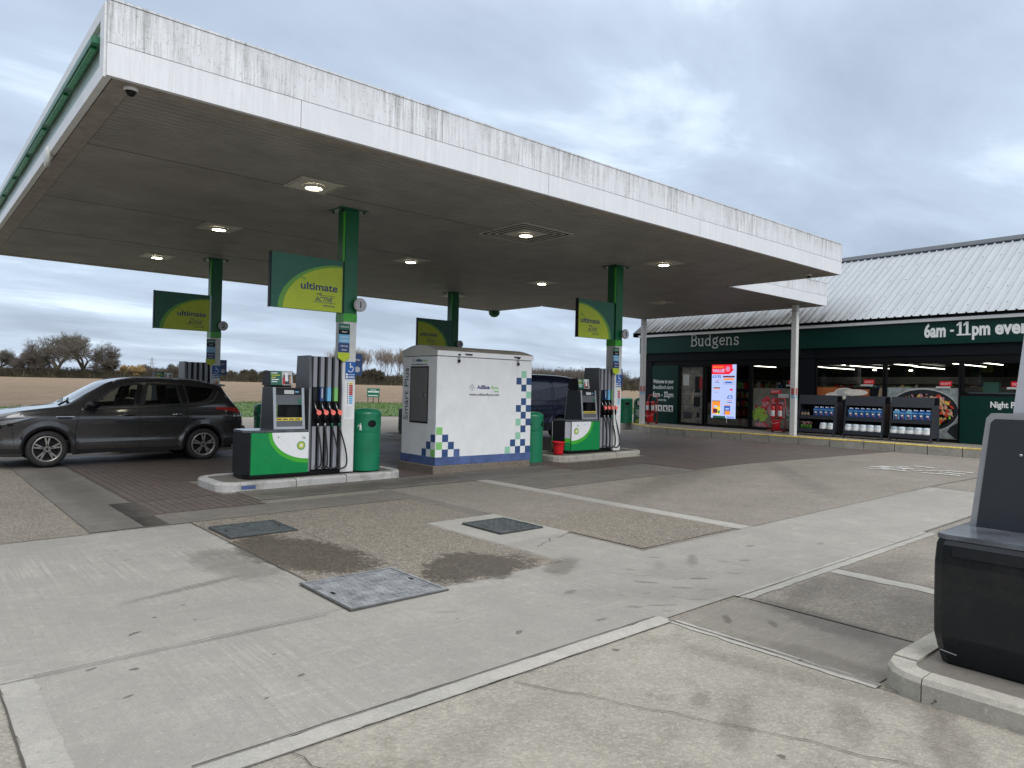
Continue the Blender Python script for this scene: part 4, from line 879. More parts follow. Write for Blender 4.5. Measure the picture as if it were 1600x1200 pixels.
# ------------------------------------------------------------------ tank cabinet
t = thing('tank_cabinet', 'white tank cabinet with blue and green squares on a stone plinth', 'cabinet', (7.33, 10.48, 0)); bx, by = 2.31, 1.14; zb = G(7.3)
m = MB(); m.box(-.05, bx-.02, -.02, by+.03, zb-.02, zb+.145, 'plinth'); m.build('plinth', t, .012)
m = MB(); m.box(0, bx, 0, by, zb+.146, 2.165, 'box_white'); m.build('shell', t, .015)
m = MB(); m.box(-.004, bx+.004, -.004, by+.004, zb+.147, .335, 'blue_band'); m.build('blue_base_band', t, .004)
m = MB(); P = [(-.02, 2.17), (by+.02, 2.17), (by+.02, 2.26)]+[(by+.02-(by+.04)*i/16, 2.26+.115*math.sin(math.pi*i/16)) for i in range(1, 16)]+[(-.02, 2.26)]
m.prism(P, 'x', -.015, bx+.02, 'box_side'); m.prism([(-.024, 2.172), (-.0205, 2.172), (-.0205, 2.262), (-.024, 2.262)], 'x', -.012, bx+.017, 'box_white'); m.build('lid', t)
m = MB(); rr_ = [[(-.02, by+.024-(by+.048)*i/16, 2.263+.115*math.sin(math.pi*i/16)), (bx+.025, by+.024-(by+.048)*i/16, 2.263+.115*math.sin(math.pi*i/16))] for i in range(17)]; m.grid(rr_, 'box_roof'); m.build('lid_top', t)
for i, x in enumerate((.55, 1.75)):
    m = MB(); xl = x-.08 if i == 0 else x+.17; m.box(xl-.02, xl+.02, -.045, -.001, 2.06, 2.11, 'near_black'); m.box(xl-.013, xl+.013, -.04, -.025, 2.1105, 2.19, 'steel'); m.box(xl-.02, xl+.02, -.045, -.025, 2.1905, 2.22, 'near_black'); m.build('latch', t, .003)
    m = MB(); m.tube([(x+.06, -.026, 2.225), (x+.08, -.055, 2.22), (x+.20, -.055, 2.215), (x+.22, -.026, 2.215)], .010, 'near_black', 8); m.build('handle', t)
m = MB(); m.box(-.012, -.001, .29, .83, .96, 1.95, 'door_grey'); m.box(-.008, -.001, .26, .86, .93, 1.98, 'near_black'); dr = m.build('service_door', t, .004)
m = MB(); m.lathe([(0, -.035), (.022, -.03), (.022, -.012)], (0, .38, 1.45), 'near_black', 14, 'x'); m.box(-.03, -.0125, .33, .41, 1.43, 1.46, 'steel'); m.build('lock', dr)
m = MB(); m.text('Smart Plus', 'text_dark', .20, Matrix.Translation((-.003, .93, .97)) @ Matrix.Rotation(R(-90), 4, 'Z') @ Matrix.Rotation(R(90), 4, 'X') @ Matrix.Rotation(R(90), 4, 'Z'), .001, 0, 0, .98)
def diamond(fn, cx, cz, s, mt='navy'):
    for (u, v) in ((0, 2), (1, 1), (-1, 1), (2, 0), (-2, 0), (0, 0), (1, -1), (-1, -1), (0, -2)):
        fn([(cx+u*s-s*.36, cz+v*s-s*.36), (cx+u*s+s*.36, cz+v*s-s*.36), (cx+u*s+s*.36, cz+v*s+s*.36), (cx+u*s-s*.36, cz+v*s+s*.36)], 'mint' if (u, v) in ((2, 0), (-1, -1)) else mt)
diamond(lambda P, mt: m.quad([(-.0035, .86-u, v) for u, v in P], mt), .09, 2.085, .02)
m.text('AdBlue', 'text_navy', .075, TX(-.003, .70, 2.065), .001, .002, 0, .22); m.text('4you', 'leaf_square', .075, TX(-.003, .46, 2.065), .001, .001, 0, .15); m.text('www.adblue4you.com', 'text_dark', .05, TX(-.003, .84, 2.0), .001, 0, 0, .53); m.build('side_lettering', t)
m = MB(); diamond(lambda P, mt: m.quad([(u, -.003, v) for u, v in P], mt), .80, 1.61, .026); m.box(.875, .877, -.003, -.001, 1.56, 1.66, 'text_grey')
m.text('AdBlue', 'text_navy', .10, TY(.92, -.003, 1.585), .001, .003, 0, .30); m.text('4you', 'leaf_square', .10, TY(1.25, -.003, 1.585), .001, .001, 0, .19); m.prism([(1.34, 1.525), (1.45, 1.525), (1.45, 1.55), (1.34, 1.55)], 'y', -.003, -.001, 'leaf_square'); m.text('www.adblue4you.com', 'text_dark', .072, TY(.74, -.003, 1.455), .001, .0005, 0, .72); m.build('front_lettering', t)
m = MB(); s = .145
def sq(x, z, mt, w=.132, h=.135): m.box(x, x+w, -.003, -.001, z, z+h, mt)
xr = bx-.012-3*.132
for (c, r_, mt) in ((1, 11, 'mint'), (0, 10, 'navy_square'), (2, 10, 'navy_square'), (1, 9, 'navy_square'), (2, 8, 'mint'), (1, 7, 'navy_square'), (0, 6, 'navy_square'), (2, 6, 'navy_square'), (1, 5, 'navy_square'), (0, 4, 'mint'), (2, 4, 'navy_square'), (1, 3, 'navy_square'), (0, 2, 'mint'), (-1, 1, 'navy_square'), (1, 1, 'navy_square'), (-2, 0, 'mint'), (0, 0, 'navy_square'), (2, 0, 'navy_square')): sq(xr+c*.132, .337+r_*.135, mt)
for (c, r_, mt) in ((0, 3, 'leaf_square'), (1, 2, 'navy_square'), (0, 1, 'leaf_square'), (2, 1, 'navy_square'), (1, 0, 'navy_square'), (3, 0, 'blue_band')): sq(.012+c*.132, .337+r_*.135, mt)
m.build('coloured_squares', t); m = MB()
for (c, r_, mt) in ((0, 2, 'navy_square'), (1, 1, 'navy_square'), (0, 0, 'leaf_square'), (2, 0, 'navy_square')): m.box(-.003, -.001, .012+c*.14, .012+(c+1)*.14, .337+r_*.135, .337+(r_+1)*.135, mt)
m.build('coloured_squares', t)

# ------------------------------------------------------------------ manhole covers
def manhole(x0, x1, y0, y1, label, MM='manhole'):
    t = thing('manhole_cover', label, 'manhole cover', ((x0+x1)/2, (y0+y1)/2, G((x0+x1)/2)), 0, 'square metal covers in the forecourt'); w, h = (x1-x0)/2, (y1-y0)/2
    m = MB(); e = .028
    for a, b, c, d in ((-w, w, -h, -h+e), (-w, w, h-e, h), (-w, -w+e, -h+e, h-e), (w-e, w, -h+e, h-e)): m.box(a, b, c, d, .0, .022, MM)
    m.build('frame', t); m = MB(); m.box(-w+e+.008, w-e-.008, -h+e+.008, h-e-.008, .004, .018, MM); n = 13
    for i in range(n):
        for j in range(n):
            x, y = -w+.06+(2*w-.12)*i/(n-1), -h+.06+(2*h-.12)*j/(n-1); a = .018; b = .005
            if (i+j) % 2: a, b = b, a
            m.box(x-a, x+a, y-b, y+b, .0181, .0215, MM)
    for x, y in ((-w+.07, 0), (w-.07, 0)): m.box(x-.012, x+.012, y-.03, y+.03, .0216, .0222, 'near_black')
    m.build('cover', t); m = MB(); m.box(-w+e, w-e, -h+e, h-e, .0021, .0035, 'joint'); m.box(-w-.012, w+.012, -h-.012, h+.012, .011, .0125, 'joint'); m.build('gap', t)
manhole(2.62, 3.34, 7.34, 8.0, 'small dark square cover, furthest left, on the gravel slab'); manhole(2.47, 3.31, 4.52, 5.35, 'largest and nearest metal cover with a worn pale surface', 'manhole_worn'); manhole(4.98, 5.6, 5.85, 6.54, 'dark square cover set in pale new concrete')

# ------------------------------------------------------------------ shop
su = math.atan2(-.99872522, -.05047709)   # u axis runs along the shop front towards the viewer's right
sh = thing('shop_building', 'single storey forecourt shop with ribbed grey roof and green fascia', 'shop', (24.4, 19.6, 0), su)
# local: x = along front (u), y = outwards towards forecourt is -y ... depth behind the front is +y
U_, N_ = Vector((-.05047709, -.99872522)), Vector((-.99872522, .05047709))
ly = Vector((-math.sin(su), math.cos(su))); DS = 1 if ly.dot(N_) < 0 else -1   # DS*y = depth into the shop
def sbox(m, u0, u1, d0, d1, z0, z1, mt): a, b = sorted((DS*d0, DS*d1)); m.box(u0, u1, a, b, z0, z1, mt)
def TS(u, d, z): # text facing the forecourt, reading along +u
    return Matrix(((1, 0, 0, u), (0, 0, -1 if DS > 0 else 1, DS*d), (0, 1, 0, z), (0, 0, 0, 1)))
F0 = .26
def one(m, u, z, h, d, mt, ins=False):
    w = h*.17; y0, y1 = sorted((DS*d, DS*(d-.004)))
    m.prism([(u-w/2, z), (u+w/2, z), (u+w/2, z+h), (u-w/2, z+h), (u-w*1.55, z+h*.80), (u-w*1.35, z+h*.69), (u-w/2, z+h*.80)], 'y', y0, y1, mt)
    m.box(u-h*.24, u-w/2-.0005, y0, y1, z, z+h*.11, mt); m.box(u+w/2+.0005, u+h*.24, y0, y1, z, z+h*.11, mt)
def arc(cx, cy, rx, ry, a0, a1, n=10): return [(cx+rx*math.cos(R(a0+(a1-a0)*i/n)), cy+ry*math.sin(R(a0+(a1-a0)*i/n))) for i in range(n+1)]
def sign_word(m, u0, z0, em):   # slab serif letters of the shop name, drawn as strokes
    L = [
     (.70, [[(.13, 0), (.13, 1)], [(0, .03), (.2, .03)], [(0, .97), (.2, .97)], [(.13, .97)]+arc(.34, .76, .22, .21, 90, -90)+[(.13, .53)], [(.13, .53)]+arc(.36, .28, .25, .25, 90, -90)+[(.13, .03)]]),
     (.70, [[(0, .64), (.12, .64)], [(.12, .66), (.12, .25)]+arc(.30, .22, .18, .19, 180, 300)+[(.48, .2)], [(.38, .64), (.50, .64)], [(.50, .66), (.50, 0)], [(.50, .03), (.60, .03)]]),
     (.72, [arc(.28, .33, .23, .31, 20, 340), [(.51, 1), (.51, 0)], [(.38, .97), (.51, .97)], [(.51, .03), (.62, .03)]]),
     (.66, [arc(.26, .44, .19, .20, 0, 360, 14), [(.40, .58), (.50, .70), (.58, .72)], [(.14, .28), (.10, .18), (.20, .12), (.42, .10)]+arc(.40, -.06, .14, .15, 80, -90, 6)+[(.18, -.20)]+arc(.18, -.08, .14, .12, 270, 130, 6)]),
     (.60, [[(.06, .36), (.50, .36)]+arc(.28, .34, .23, .30, 5, 320)]),
     (.74, [[(0, .64), (.12, .64)], [(.12, .66), (.12, 0)], [(.0, .03), (.24, .03)], [(.12, .44)]+arc(.33, .42, .19, .22, 160, 0)+[(.52, 0)], [(.42, .03), (.64, .03)]]),
     (.50, [arc(.22, .49, .15, .16, 20, 240)+[(.25, .34)]+arc(.24, .17, .17, .16, 80, -170), [(.38, .66), (.38, .50)], [(.05, .02), (.05, .16)]])]
    x = u0; w = .088*em
    for adv, strokes in L:
        for S_ in strokes:
            rows = []
            for i, (px, pz) in enumerate(S_):
                a, b = S_[max(0, i-1)], S_[min(len(S_)-1, i+1)]; dx, dz = b[0]-a[0], b[1]-a[1]; l_ = math.hypot(dx, dz) or 1; nx, nz = -dz/l_*w/2, dx/l_*w/2
                rows.append([(x+px*em+nx, DS*-.066, z0+pz*em+nz), (x+px*em+nx, DS*-.078, z0+pz*em+nz), (x+px*em-nx, DS*-.078, z0+pz*em-nz), (x+px*em-nx, DS*-.066, z0+pz*em-nz)])
            m.grid(rows, 'text_grey', False)
        x += adv*em*1.06
m = MB(); sbox(m, .07, .66, 0, .25, F0, 2.88, 'shop_dark'); sbox(m, 0.0, .068, 0, 9, F0, 3.9, 'shop_dark'); sbox(m, 7.26, 7.93, -.0, .25, F0, 2.88, 'shop_dark'); sbox(m, 16.5, 22, 0, .25, F0, 2.88, 'shop_dark'); sbox(m, 0, 22, 9.0, 9.2, F0, 3.9, 'shop_dark'); sbox(m, 22, 22.2, 0, 9, F0, 3.9, 'shop_dark'); m.build('wall', sh)
m = MB(); sbox(m, .662, 2.04, .02, .12, F0, 2.72, 'shop_green'); pn = m.build('green_panel', sh)
m = MB(); m.text('Welcome to your', 'text_white', .23, TS(.74, .016, 1.98), .001, .004, 0, 1.10); m.text('Brockford store', 'text_white', .23, TS(.76, .016, 1.74), .001, .001, 0, 1.06); m.text('6am -', 'text_white', .33, TS(.74, .016, 1.40), .001, .005, 0, .52); one(m, 1.40, 1.40, .235, .018, 'text_white'); one(m, 1.51, 1.40, .235, .018, 'text_white'); m.text('pm', 'text_white', .32, TS(1.58, .016, 1.40), .001, .005, 0, .26); m.text('every day', 'text_white', .13, TS(1.05, .016, 1.24), .001, .001, 0, .42); m.build('lettering', pn)
m = MB()
for i in range(4): a = .74+i*.285; sbox(m, a, a+.235, .012, .018, .80, 1.06, 'text_white'); sbox(m, a+.06, a+.17, .008, .011, .86+.03*(i % 2), 1.0, 'text_dark'); sbox(m, a+.10, a+.20, .006, .007, .83, .88, 'text_dark')
m.build('symbol_tiles', pn)
m = MB(); sbox(m, .0, 22, .02, .3, 2.90, 3.238, 'shop_dark'); sbox(m, .0, 7.9, -.01, .02, 2.9, 3.236, 'shop_dark'); m.build('shutter_box', sh, .006)
for a, b in ((.0, .42), (.424, 7.40), (7.404, 7.72), (7.724, 22)):
    m = MB(); sbox(m, a, b, -.06 if b > 7.5 or a > .4 else -.05, .3, 3.24, 3.93, 'shop_green'); fb = m.build('fascia_board', sh, .004)
    if abs(a-.424) < .01:
        m = MB(); sign_word(m, 2.74, 3.47, .46)
        m.build('lettering', fb)
    if abs(a-7.724) < .01:
        m = MB(); m.text('6am', 'text_white', .55, TS(11.5, -.064, 3.47), .004, .020, 0, .60); sbox(m, 12.22, 12.32, -.07, -.062, 3.60, 3.66, 'text_white'); one(m, 12.49, 3.48, .40, -.062, 'text_white'); one(m, 12.67, 3.48, .40, -.062, 'text_white'); m.text('pm', 'text_white', .53, TS(12.80, -.064, 3.48), .004, .020, 0, .46); m.text('every day', 'text_white', .53, TS(13.38, -.064, 3.485), .004, .020, 0, 1.75); m.build('lettering', fb)
m = MB(); sbox(m, -.02, 22, -.14, -.02, 3.932, 4.03, 'white_metal'); m.build('gutter', sh, .01)
m = MB(); sbox(m, -.02, 22, -.02, .2, 3.94, 4.12, 'near_black'); sbox(m, -.02, 22, -.12, -.02, 4.032, 4.06, 'near_black'); m.build('eaves_shadow_fill', sh)  # near-black fill: shadow at the corrugated sheet ends is put into its colour
# ribbed roof
th = R(35); RL = 4.75; m = MB(); pitch = .25; prof = []
u = -.25
while u < 22.2: prof += [(u, 0), (u+.165, 0), (u+.178, .04), (u+.213, .04), (u+.226, 0)]; u += pitch
def rp(s_along, u_, h): return (u_, DS*(-.22+s_along*math.cos(th)-h*math.sin(th)), 4.12+s_along*math.sin(th)+h*math.cos(th))
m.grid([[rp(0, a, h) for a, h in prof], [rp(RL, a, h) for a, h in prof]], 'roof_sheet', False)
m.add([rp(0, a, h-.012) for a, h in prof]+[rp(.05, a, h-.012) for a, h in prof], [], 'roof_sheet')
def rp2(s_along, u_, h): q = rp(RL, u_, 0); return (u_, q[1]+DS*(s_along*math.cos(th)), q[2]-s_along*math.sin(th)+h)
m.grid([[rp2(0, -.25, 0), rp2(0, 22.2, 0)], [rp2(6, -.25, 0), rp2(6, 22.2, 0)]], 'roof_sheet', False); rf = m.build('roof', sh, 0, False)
m = MB(); a, b = rp(RL-.16, 0, .05), rp(RL, 0, .085)
m.prism([(a[1], a[2]), (a[1], a[2]+.03), (b[1], b[2]+.06), (b[1]+DS*.2, a[2]+.03), (b[1]+DS*.2, a[2]-.05)], 'x', -.27, 22.2, 'roof_cap'); m.build('ridge_cap', rf)
m = MB()
for k in range(int(22/pitch)):
    for s2 in (.5, 1.5, 2.6, 3.7):
        if (k*7+int(s2*3)) % 2 == 0: c = rp(s2, -.25+k*pitch+.09, .002); m.box(c[0]-.012, c[0]+.012, c[1]-.012, c[1]+.012, c[2]-.006, c[2]+.006, 'near_black')
m.build('fixings', rf)
m = MB(); q0, q1 = rp(0, -.25, 0), rp(RL, -.25, 0); m.prism([(q0[1], q0[2]-.16), (q0[1], q0[2]), (q1[1], q1[2]), (q1[1]+DS*RL*math.cos(th), q0[2]), (q1[1]+DS*RL*math.cos(th), q0[2]-.16)], 'x', -.24, -.20, 'shop_dark'); m.build('gable_board', rf)
# floor, ceiling and lights inside
m = MB(); sbox(m, .07, 22, -.0, 9, F0-.02, F0+.02, 'concrete_tan'); m.build('shop_floor', sh)
m = MB(); sbox(m, .07, 22, .3, 9, 2.92, 2.96, 'charcoal'); m.build('ceiling', sh)
simple('shop_tube_base', (.10, .10, .10), .5); emissive('tube_on', (1, .93, .8), 7.0); emissive('spot_on', (1, .95, .8), 30.0)
for (u, d0, d1) in ((9.15, 3.2, 5.2), (8.9, 5.5, 8.4), (5.5, 3.6, 5.0), (5.3, 5.4, 8.2), (12.0, 2.2, 5.0), (1.6, 2.0, 3.4), (3.4, 2.4, 5.0), (7.2, 1.4, 3.6), (7.1, 4.2, 7.5), (11.0, 3.5, 6.5), (13.6, 2.0, 5.0), (10.2, 1.0, 2.4)):
    m = MB(); sbox(m, u, u+.035, d0, d1, 2.80, 2.82, 'tube_on'); m.build('tube_light', sh)
for (u, d, z) in ((9.22, 1.6, 2.75), (11.08, 1.9, 2.75), (7.0, 6.5, 2.70), (8.2, 7.0, 2.70)):
    m = MB(); m.disc((u, DS*d, z), .06, 'z', 'spot_on', 14, .03); m.build('spot_light', sh)
# glazed bays: frame > glass
def bay(u0, u1, z0, z1, name='window', d=.06, mull=()):
    m = MB(); fw = .055
    for a, b, c, e_ in ((u0, u1, z1-fw, z1), (u0, u1, z0, z0+fw), (u0, u0+fw, z0+fw, z1-fw), (u1-fw, u1, z0+fw, z1-fw)): sbox(m, a, b, d, d+.08, c, e_, 'shop_frame')
    for q in mull: sbox(m, q-.025, q+.025, d+.002, d+.078, z0+fw, z1-fw, 'shop_frame')
    w = m.build(name, sh); m = MB(); sbox(m, u0+fw, u1-fw, d+.071, d+.076, z0+fw, z1-fw, 'shop_glass'); m.build('pane', w); return w
m = MB(); sbox(m, .07, 22, .05, .2, 2.72, 2.898, 'shop_frame'); sbox(m, 2.06, 16.5, .05, .2, F0, F0+.06, 'shop_frame'); m.build('window_head', sh)
dr = bay(2.10, 3.30, .325, 2.715, 'door'); w1 = bay(3.36, 5.40, .325, 2.715); w2 = bay(5.44, 7.24, .325, 2.715); w3 = bay(7.95, 10.28, .325, 2.715); w4 = bay(10.30, 12.48, .325, 2.715); w5 = bay(12.50, 16.4, 1.70, 2.715)
m = MB(); sbox(m, 12.50, 16.4, .0, .14, F0, 1.69, 'shop_green'); pn = m.build('green_panel', sh); m = MB(); m.text('Night Pay', 'text_white', .24, TS(13.28, -.004, 1.38), .002, .007, 0, .78); m.build('lettering', pn)
# door posters and dots
simple('poster_door', (.16, .15, .12), .6, var=.5, sc=6); simple('poster_kraft', (.36, .27, .17), .6, var=.1); simple('produce_bg', (.16, .15, .12), .5, var=.4, sc=3); simple('beer', (.42, .12, .03), .3, var=.3, sc=4); simple('foam', (.8, .74, .64), .6, var=.15, sc=12); simple('lettuce', (.30, .48, .06), .5, var=.5, sc=14); simple('radish', (.55, .035, .055), .35, var=.35, sc=8)
simple('pan', (.022, .024, .028), .35, var=.3); simple('marble', (.28, .31, .30), .5, var=.35, sc=9); simple('chilli', (.62, .06, .03), .4, var=.3, sc=15); simple('pepper_yellow', (.70, .50, .10), .4, var=.3, sc=15); simple('onion', (.48, .22, .24), .4, var=.4, sc=15); simple('prawn', (.75, .42, .25), .4, var=.3, sc=12)
m = MB(); sbox(m, 2.16, 3.24, .12, .125, .40, 2.64, 'poster_door')
for u, z, w, h, mt in ((2.25, 1.9, .3, .5, 'text_grey'), (2.85, 1.62, .24, .72, 'near_black'), (3.05, 1.75, .18, .55, 'red'), (2.80, 1.0, .3, .5, 'near_black'), (2.7, 1.2, .1, .5, 'poster_kraft'), (2.95, .62, .14, .22, 'near_black'), (2.3, .55, .4, .3, 'text_dark')): sbox(m, u, u+w, .11, .118, z, z+h*.9, mt)
m.build('door_poster', dr)
m = MB()
for z in (1.55, 1.02):
    for i in range(12): a = 2.22+i*.085; sbox(m, a, a+.03, .088, .092, z, z+.03, 'text_grey')
m.build('safety_dots', dr)
def scatter(m, n, cu, cz, ru, rz, cols, r0, r1, d, seed, el=True, clip=None):
    q = random.Random(seed)
    for i in range(n):
        a = q.uniform(0, 6.28); k = math.sqrt(q.random()); u, z = cu+ru*k*math.cos(a), cz+rz*k*math.sin(a); r_ = q.uniform(r0, r1); e2 = q.uniform(.35, 1) if el else 1; an = q.uniform(0, 3.14)
        P = []
        for j in range(10):
            t_ = 2*math.pi*j/10; x, y = r_*math.cos(t_), r_*e2*math.sin(t_); P.append((u+x*math.cos(an)-y*math.sin(an), z+x*math.sin(an)+y*math.cos(an)))
        if clip: P = [(max(clip[0], min(clip[1], a_)), max(clip[2], min(clip[3], b_))) for a_, b_ in P]
        m.quad([(a_, DS*(d-i*.00006), b_) for a_, b_ in P], q.choice(cols))
m = MB(); sbox(m, 5.50, 7.18, .12, .125, .40, 1.84, 'produce_bg'); cl = (5.5, 7.18, .4, 1.84)
scatter(m, 60, 6.2, 1.15, .55, .3, ['radish', 'radish', 'red', 'onion'], .05, .13, .118, 4, True, cl); scatter(m, 60, 5.8, .85, .3, .22, ['lettuce'], .05, .1, .116, 5, True, cl); scatter(m, 24, 6.9, .95, .25, .25, ['sign_green', 'marble'], .06, .12, .114, 6, True, cl); scatter(m, 14, 6.1, .5, .45, .08, ['onion', 'radish'], .05, .1, .111, 7, True, cl)
m.build('produce_poster', w2)
m = MB()
for u, z in ((6.25, 1.64), (6.55, 1.50)): sbox(m, u, u+.42, .085, .088, z, z+.14, 'red_bright' if z > 1.55 else 'text_grey')
m.text("DON'T", 'text_white', .11, TS(6.28, .083, 1.68), .0005, 0, 0, .3); m.build('window_notice', w2)
m = MB(); sbox(m, 8.0, 10.23, .12, .125, .4, 1.92, 'shop_dark')
m.quad([(u, DS*.118, z) for u, z in ((8.0, .9), (8.9, .9), (8.85, 1.9), (8.0, 1.9))], 'beer'); m.quad([(u, DS*.117, z) for u, z in ((9.1, .6), (9.75, .6), (9.8, 1.85), (9.05, 1.85))], 'beer'); m.quad([(u, DS*.1165, z) for u, z in ((9.95, 1.0), (10.23, 1.2), (10.23, 1.9), (10.12, 1.9))], 'poster_kraft')
for (u, z, a, b, mt) in ((8.75, 1.62, .45, .13, 'foam'), (9.35, 1.74, .4, .10, 'foam'), (8.98, 1.72, .36, .17, 'foam'), (8.98, 1.73, .30, .12, 'text_grey'), (8.5, 1.42, .42, .16, 'foam'), (8.5, 1.41, .36, .10, 'beer')):
    m.quad([(u+a*math.cos(2*math.pi*i/20), DS*(.114-z*.001), z+b*math.sin(2*math.pi*i/20)) for i in range(20)], mt)
m.build('beer_poster', w3)
m = MB(); sbox(m, 10.36, 12.42, .12, .125, .4, 1.92, 'marble'); cu, cz = 11.42, 1.22
E_ = lambda a, b, d, mt, du=0, dz=0: m.quad([(max(10.36, min(12.42, cu+du+a*math.cos(2*math.pi*i/36))), DS*d, max(.4, min(1.92, cz+dz+b*math.sin(2*math.pi*i/36)))) for i in range(36)], mt)
E_(1.02, .68, .117, 'text_grey'); E_(.99, .65, .1155, 'pan'); E_(.86, .53, .1145, 'near_black', .02, -.02)
cl = (10.36, 12.42, .4, 1.92); scatter(m, 260, cu+.05, cz+.02, .82, .50, ['chilli', 'chilli', 'pepper_yellow', 'onion', 'prawn', 'prawn', 'lettuce', 'pan', 'poster_kraft'], .025, .085, .1135, 9, True, cl)
m.quad([(u, DS*.105, z) for u, z in ((12.0, .4), (12.42, .4), (12.42, .9), (12.2, .75))], 'pan'); m.quad([(u, DS*.104, z) for u, z in ((11.9, .4), (12.35, .4), (12.1, .62), (11.9, .6))], 'marble'); m.build('stir_fry_poster', w4)
for w, u, z in ((w3, 9.62, 2.02), (w4, 11.9, 1.98), (w5, 13.75, 1.98), (w2, 6.95, 1.98)):
    m = MB(); sbox(m, u, u+.34, .085, .088, z, z+.15, 'red_bright'); sbox(m, u-.1, u+.3, .0855, .0875, z-.07, z-.01, 'text_grey'); m.text("DON'T", 'text_white', .09, TS(u+.04, .083, z+.04), .0005, 0, 0, .26); m.build('window_notice', w)
# shelves and counter inside
def shelf(u0, u1, d, h, label, seed, emp=False):
    t = thing('shelf_unit', label, 'shelf', tuple((Vector((24.4, 19.6))+U_*(u0+u1)/2-N_*d))+(F0+.02,), su, 'shelving inside the shop'); w = (u1-u0)/2; q = random.Random(seed)
    m = MB(); m.box(-w, w, -.04, .04, 0, h, 'shop_tube_base')
    for k in range(int(h/.38)+1): m.box(-w, w, -.24, .24, k*.38, k*.38+.025, 'pump_grey')
    m.build('frame', t)
    m = MB(); cols = ['red', 'poster_kraft', 'pepper_yellow', 'text_white', 'blue_sign', 'leaf_square', 'onion', 'beer', 'text_grey', 'mint', 'red_bright']
    for k in range(int(h/.38)):
        x = -w+.02
        while x < w-.12:
            a = q.uniform(.06, .14); mt = q.choice(cols); hh = q.uniform(.16, .32)
            for s1, s2 in ((-.22, -.06), (.06, .22)): m.box(x, x+a, s1, s2, k*.38+.026, k*.38+.026+hh, mt)
            x += a+q.choice((.005, .01, .06))
    tag(m.build('groceries', t), kind='stuff')
shelf(2.6, 4.9, 3.4, 1.9, 'tall lit grocery shelf behind the window with the screen', 1); shelf(5.2, 7.4, 3.8, 1.6, 'grocery shelf behind the produce poster window', 2); shelf(8, 10.2, 3.4, 1.6, 'grocery shelf behind the beer poster window', 3); shelf(10.6, 12.6, 4.4, 1.75, 'grocery shelf behind the pan poster window', 4); shelf(13.2, 16, 3.6, 1.75, 'grocery shelf behind the night pay counter', 5); shelf(3.0, 15, 8.3, 2.2, 'long back wall shelf across the shop', 6)
t = thing('sales_counter', 'grey sales counter behind the night pay window', 'counter', tuple(Vector((24.4, 19.6))+U_*13.6-N_*1.3)+(F0+.02,), su); m = MB(); m.box(-1.2, 1.2, -.3, .3, 0, 1.5, 'pump_grey'); m.build('body', t); m = MB(); m.box(-1.22, 1.22, -.33, .33, 1.501, 1.54, 'pale_grey'); m.box(-.9, -.5, -.1, .1, 1.541, 1.85, 'mint'); m.box(.2, .5, -.1, .1, 1.541, 1.8, 'near_black'); m.build('worktop', t)
# advertising screen hung in the window
emissive('screen_white', (.50, .60, .98), .80); emissive('screen_red', (.75, .01, .03), 1.0); emissive('screen_blue', (.02, .12, .5), .9); emissive('screen_orange', (.9, .28, .03), .9); emissive('screen_yellow', (.95, .65, .05), .9); emissive('screen_green', (.03, .35, .12), .6); emissive('screen_purple', (.18, .02, .08), .5); emissive('screen_line', (.28, .36, .72), .9); emissive('screen_bar', (.01, .10, .06), .6)
p0 = Vector((24.4, 19.6))+U_*3.93+N_*.28
t = thing('advertising_screen', 'tall bright advertising screen with red heading by the shop door', 'screen', (p0.x, p0.y, 0), su)
m = MB(); sbox(m, 0, 1.11, 0, .06, .64, 2.72, 'near_black'); m.build('casing', t); m = MB()
sbox(m, .01, 1.10, -.003, -.001, .66, 2.71, 'screen_white')
k = 0
for i in range(34): sbox(m, .01, 1.10, -.0045, -.0035, .70+i*.06, .706+i*.06, 'screen_line')
m.prism([(.01, 2.34), (.80, 2.34), (1.0, 2.52), (.93, 2.55), (.93, 2.71), (.01, 2.71)], 'y', DS*-.008, DS*-.006, 'screen_red')
def sT(s1, mt, size, u, z, w=None, b=.001): m.text(s1, mt, size, TS(u, -.010, z), .0005, b, 0, w)
sT('AMAZING', 'screen_orange', .12, .04, 2.58, .5); sT('VALUE', 'screen_white', .17, .04, 2.42, .54, .004); m.lathe([(.075, 0), (.095, 0)], (.73, DS*-.0095, 2.54), 'screen_white', 20, 'y', False); m.disc((.73, DS*-.0095, 2.54), .035, 'y', 'screen_white', 12)
sT('£3.95', 'screen_blue', .16, .05, 2.20, .38, .003); sT('£3', 'screen_blue', .18, .72, 1.42, .24, .004)
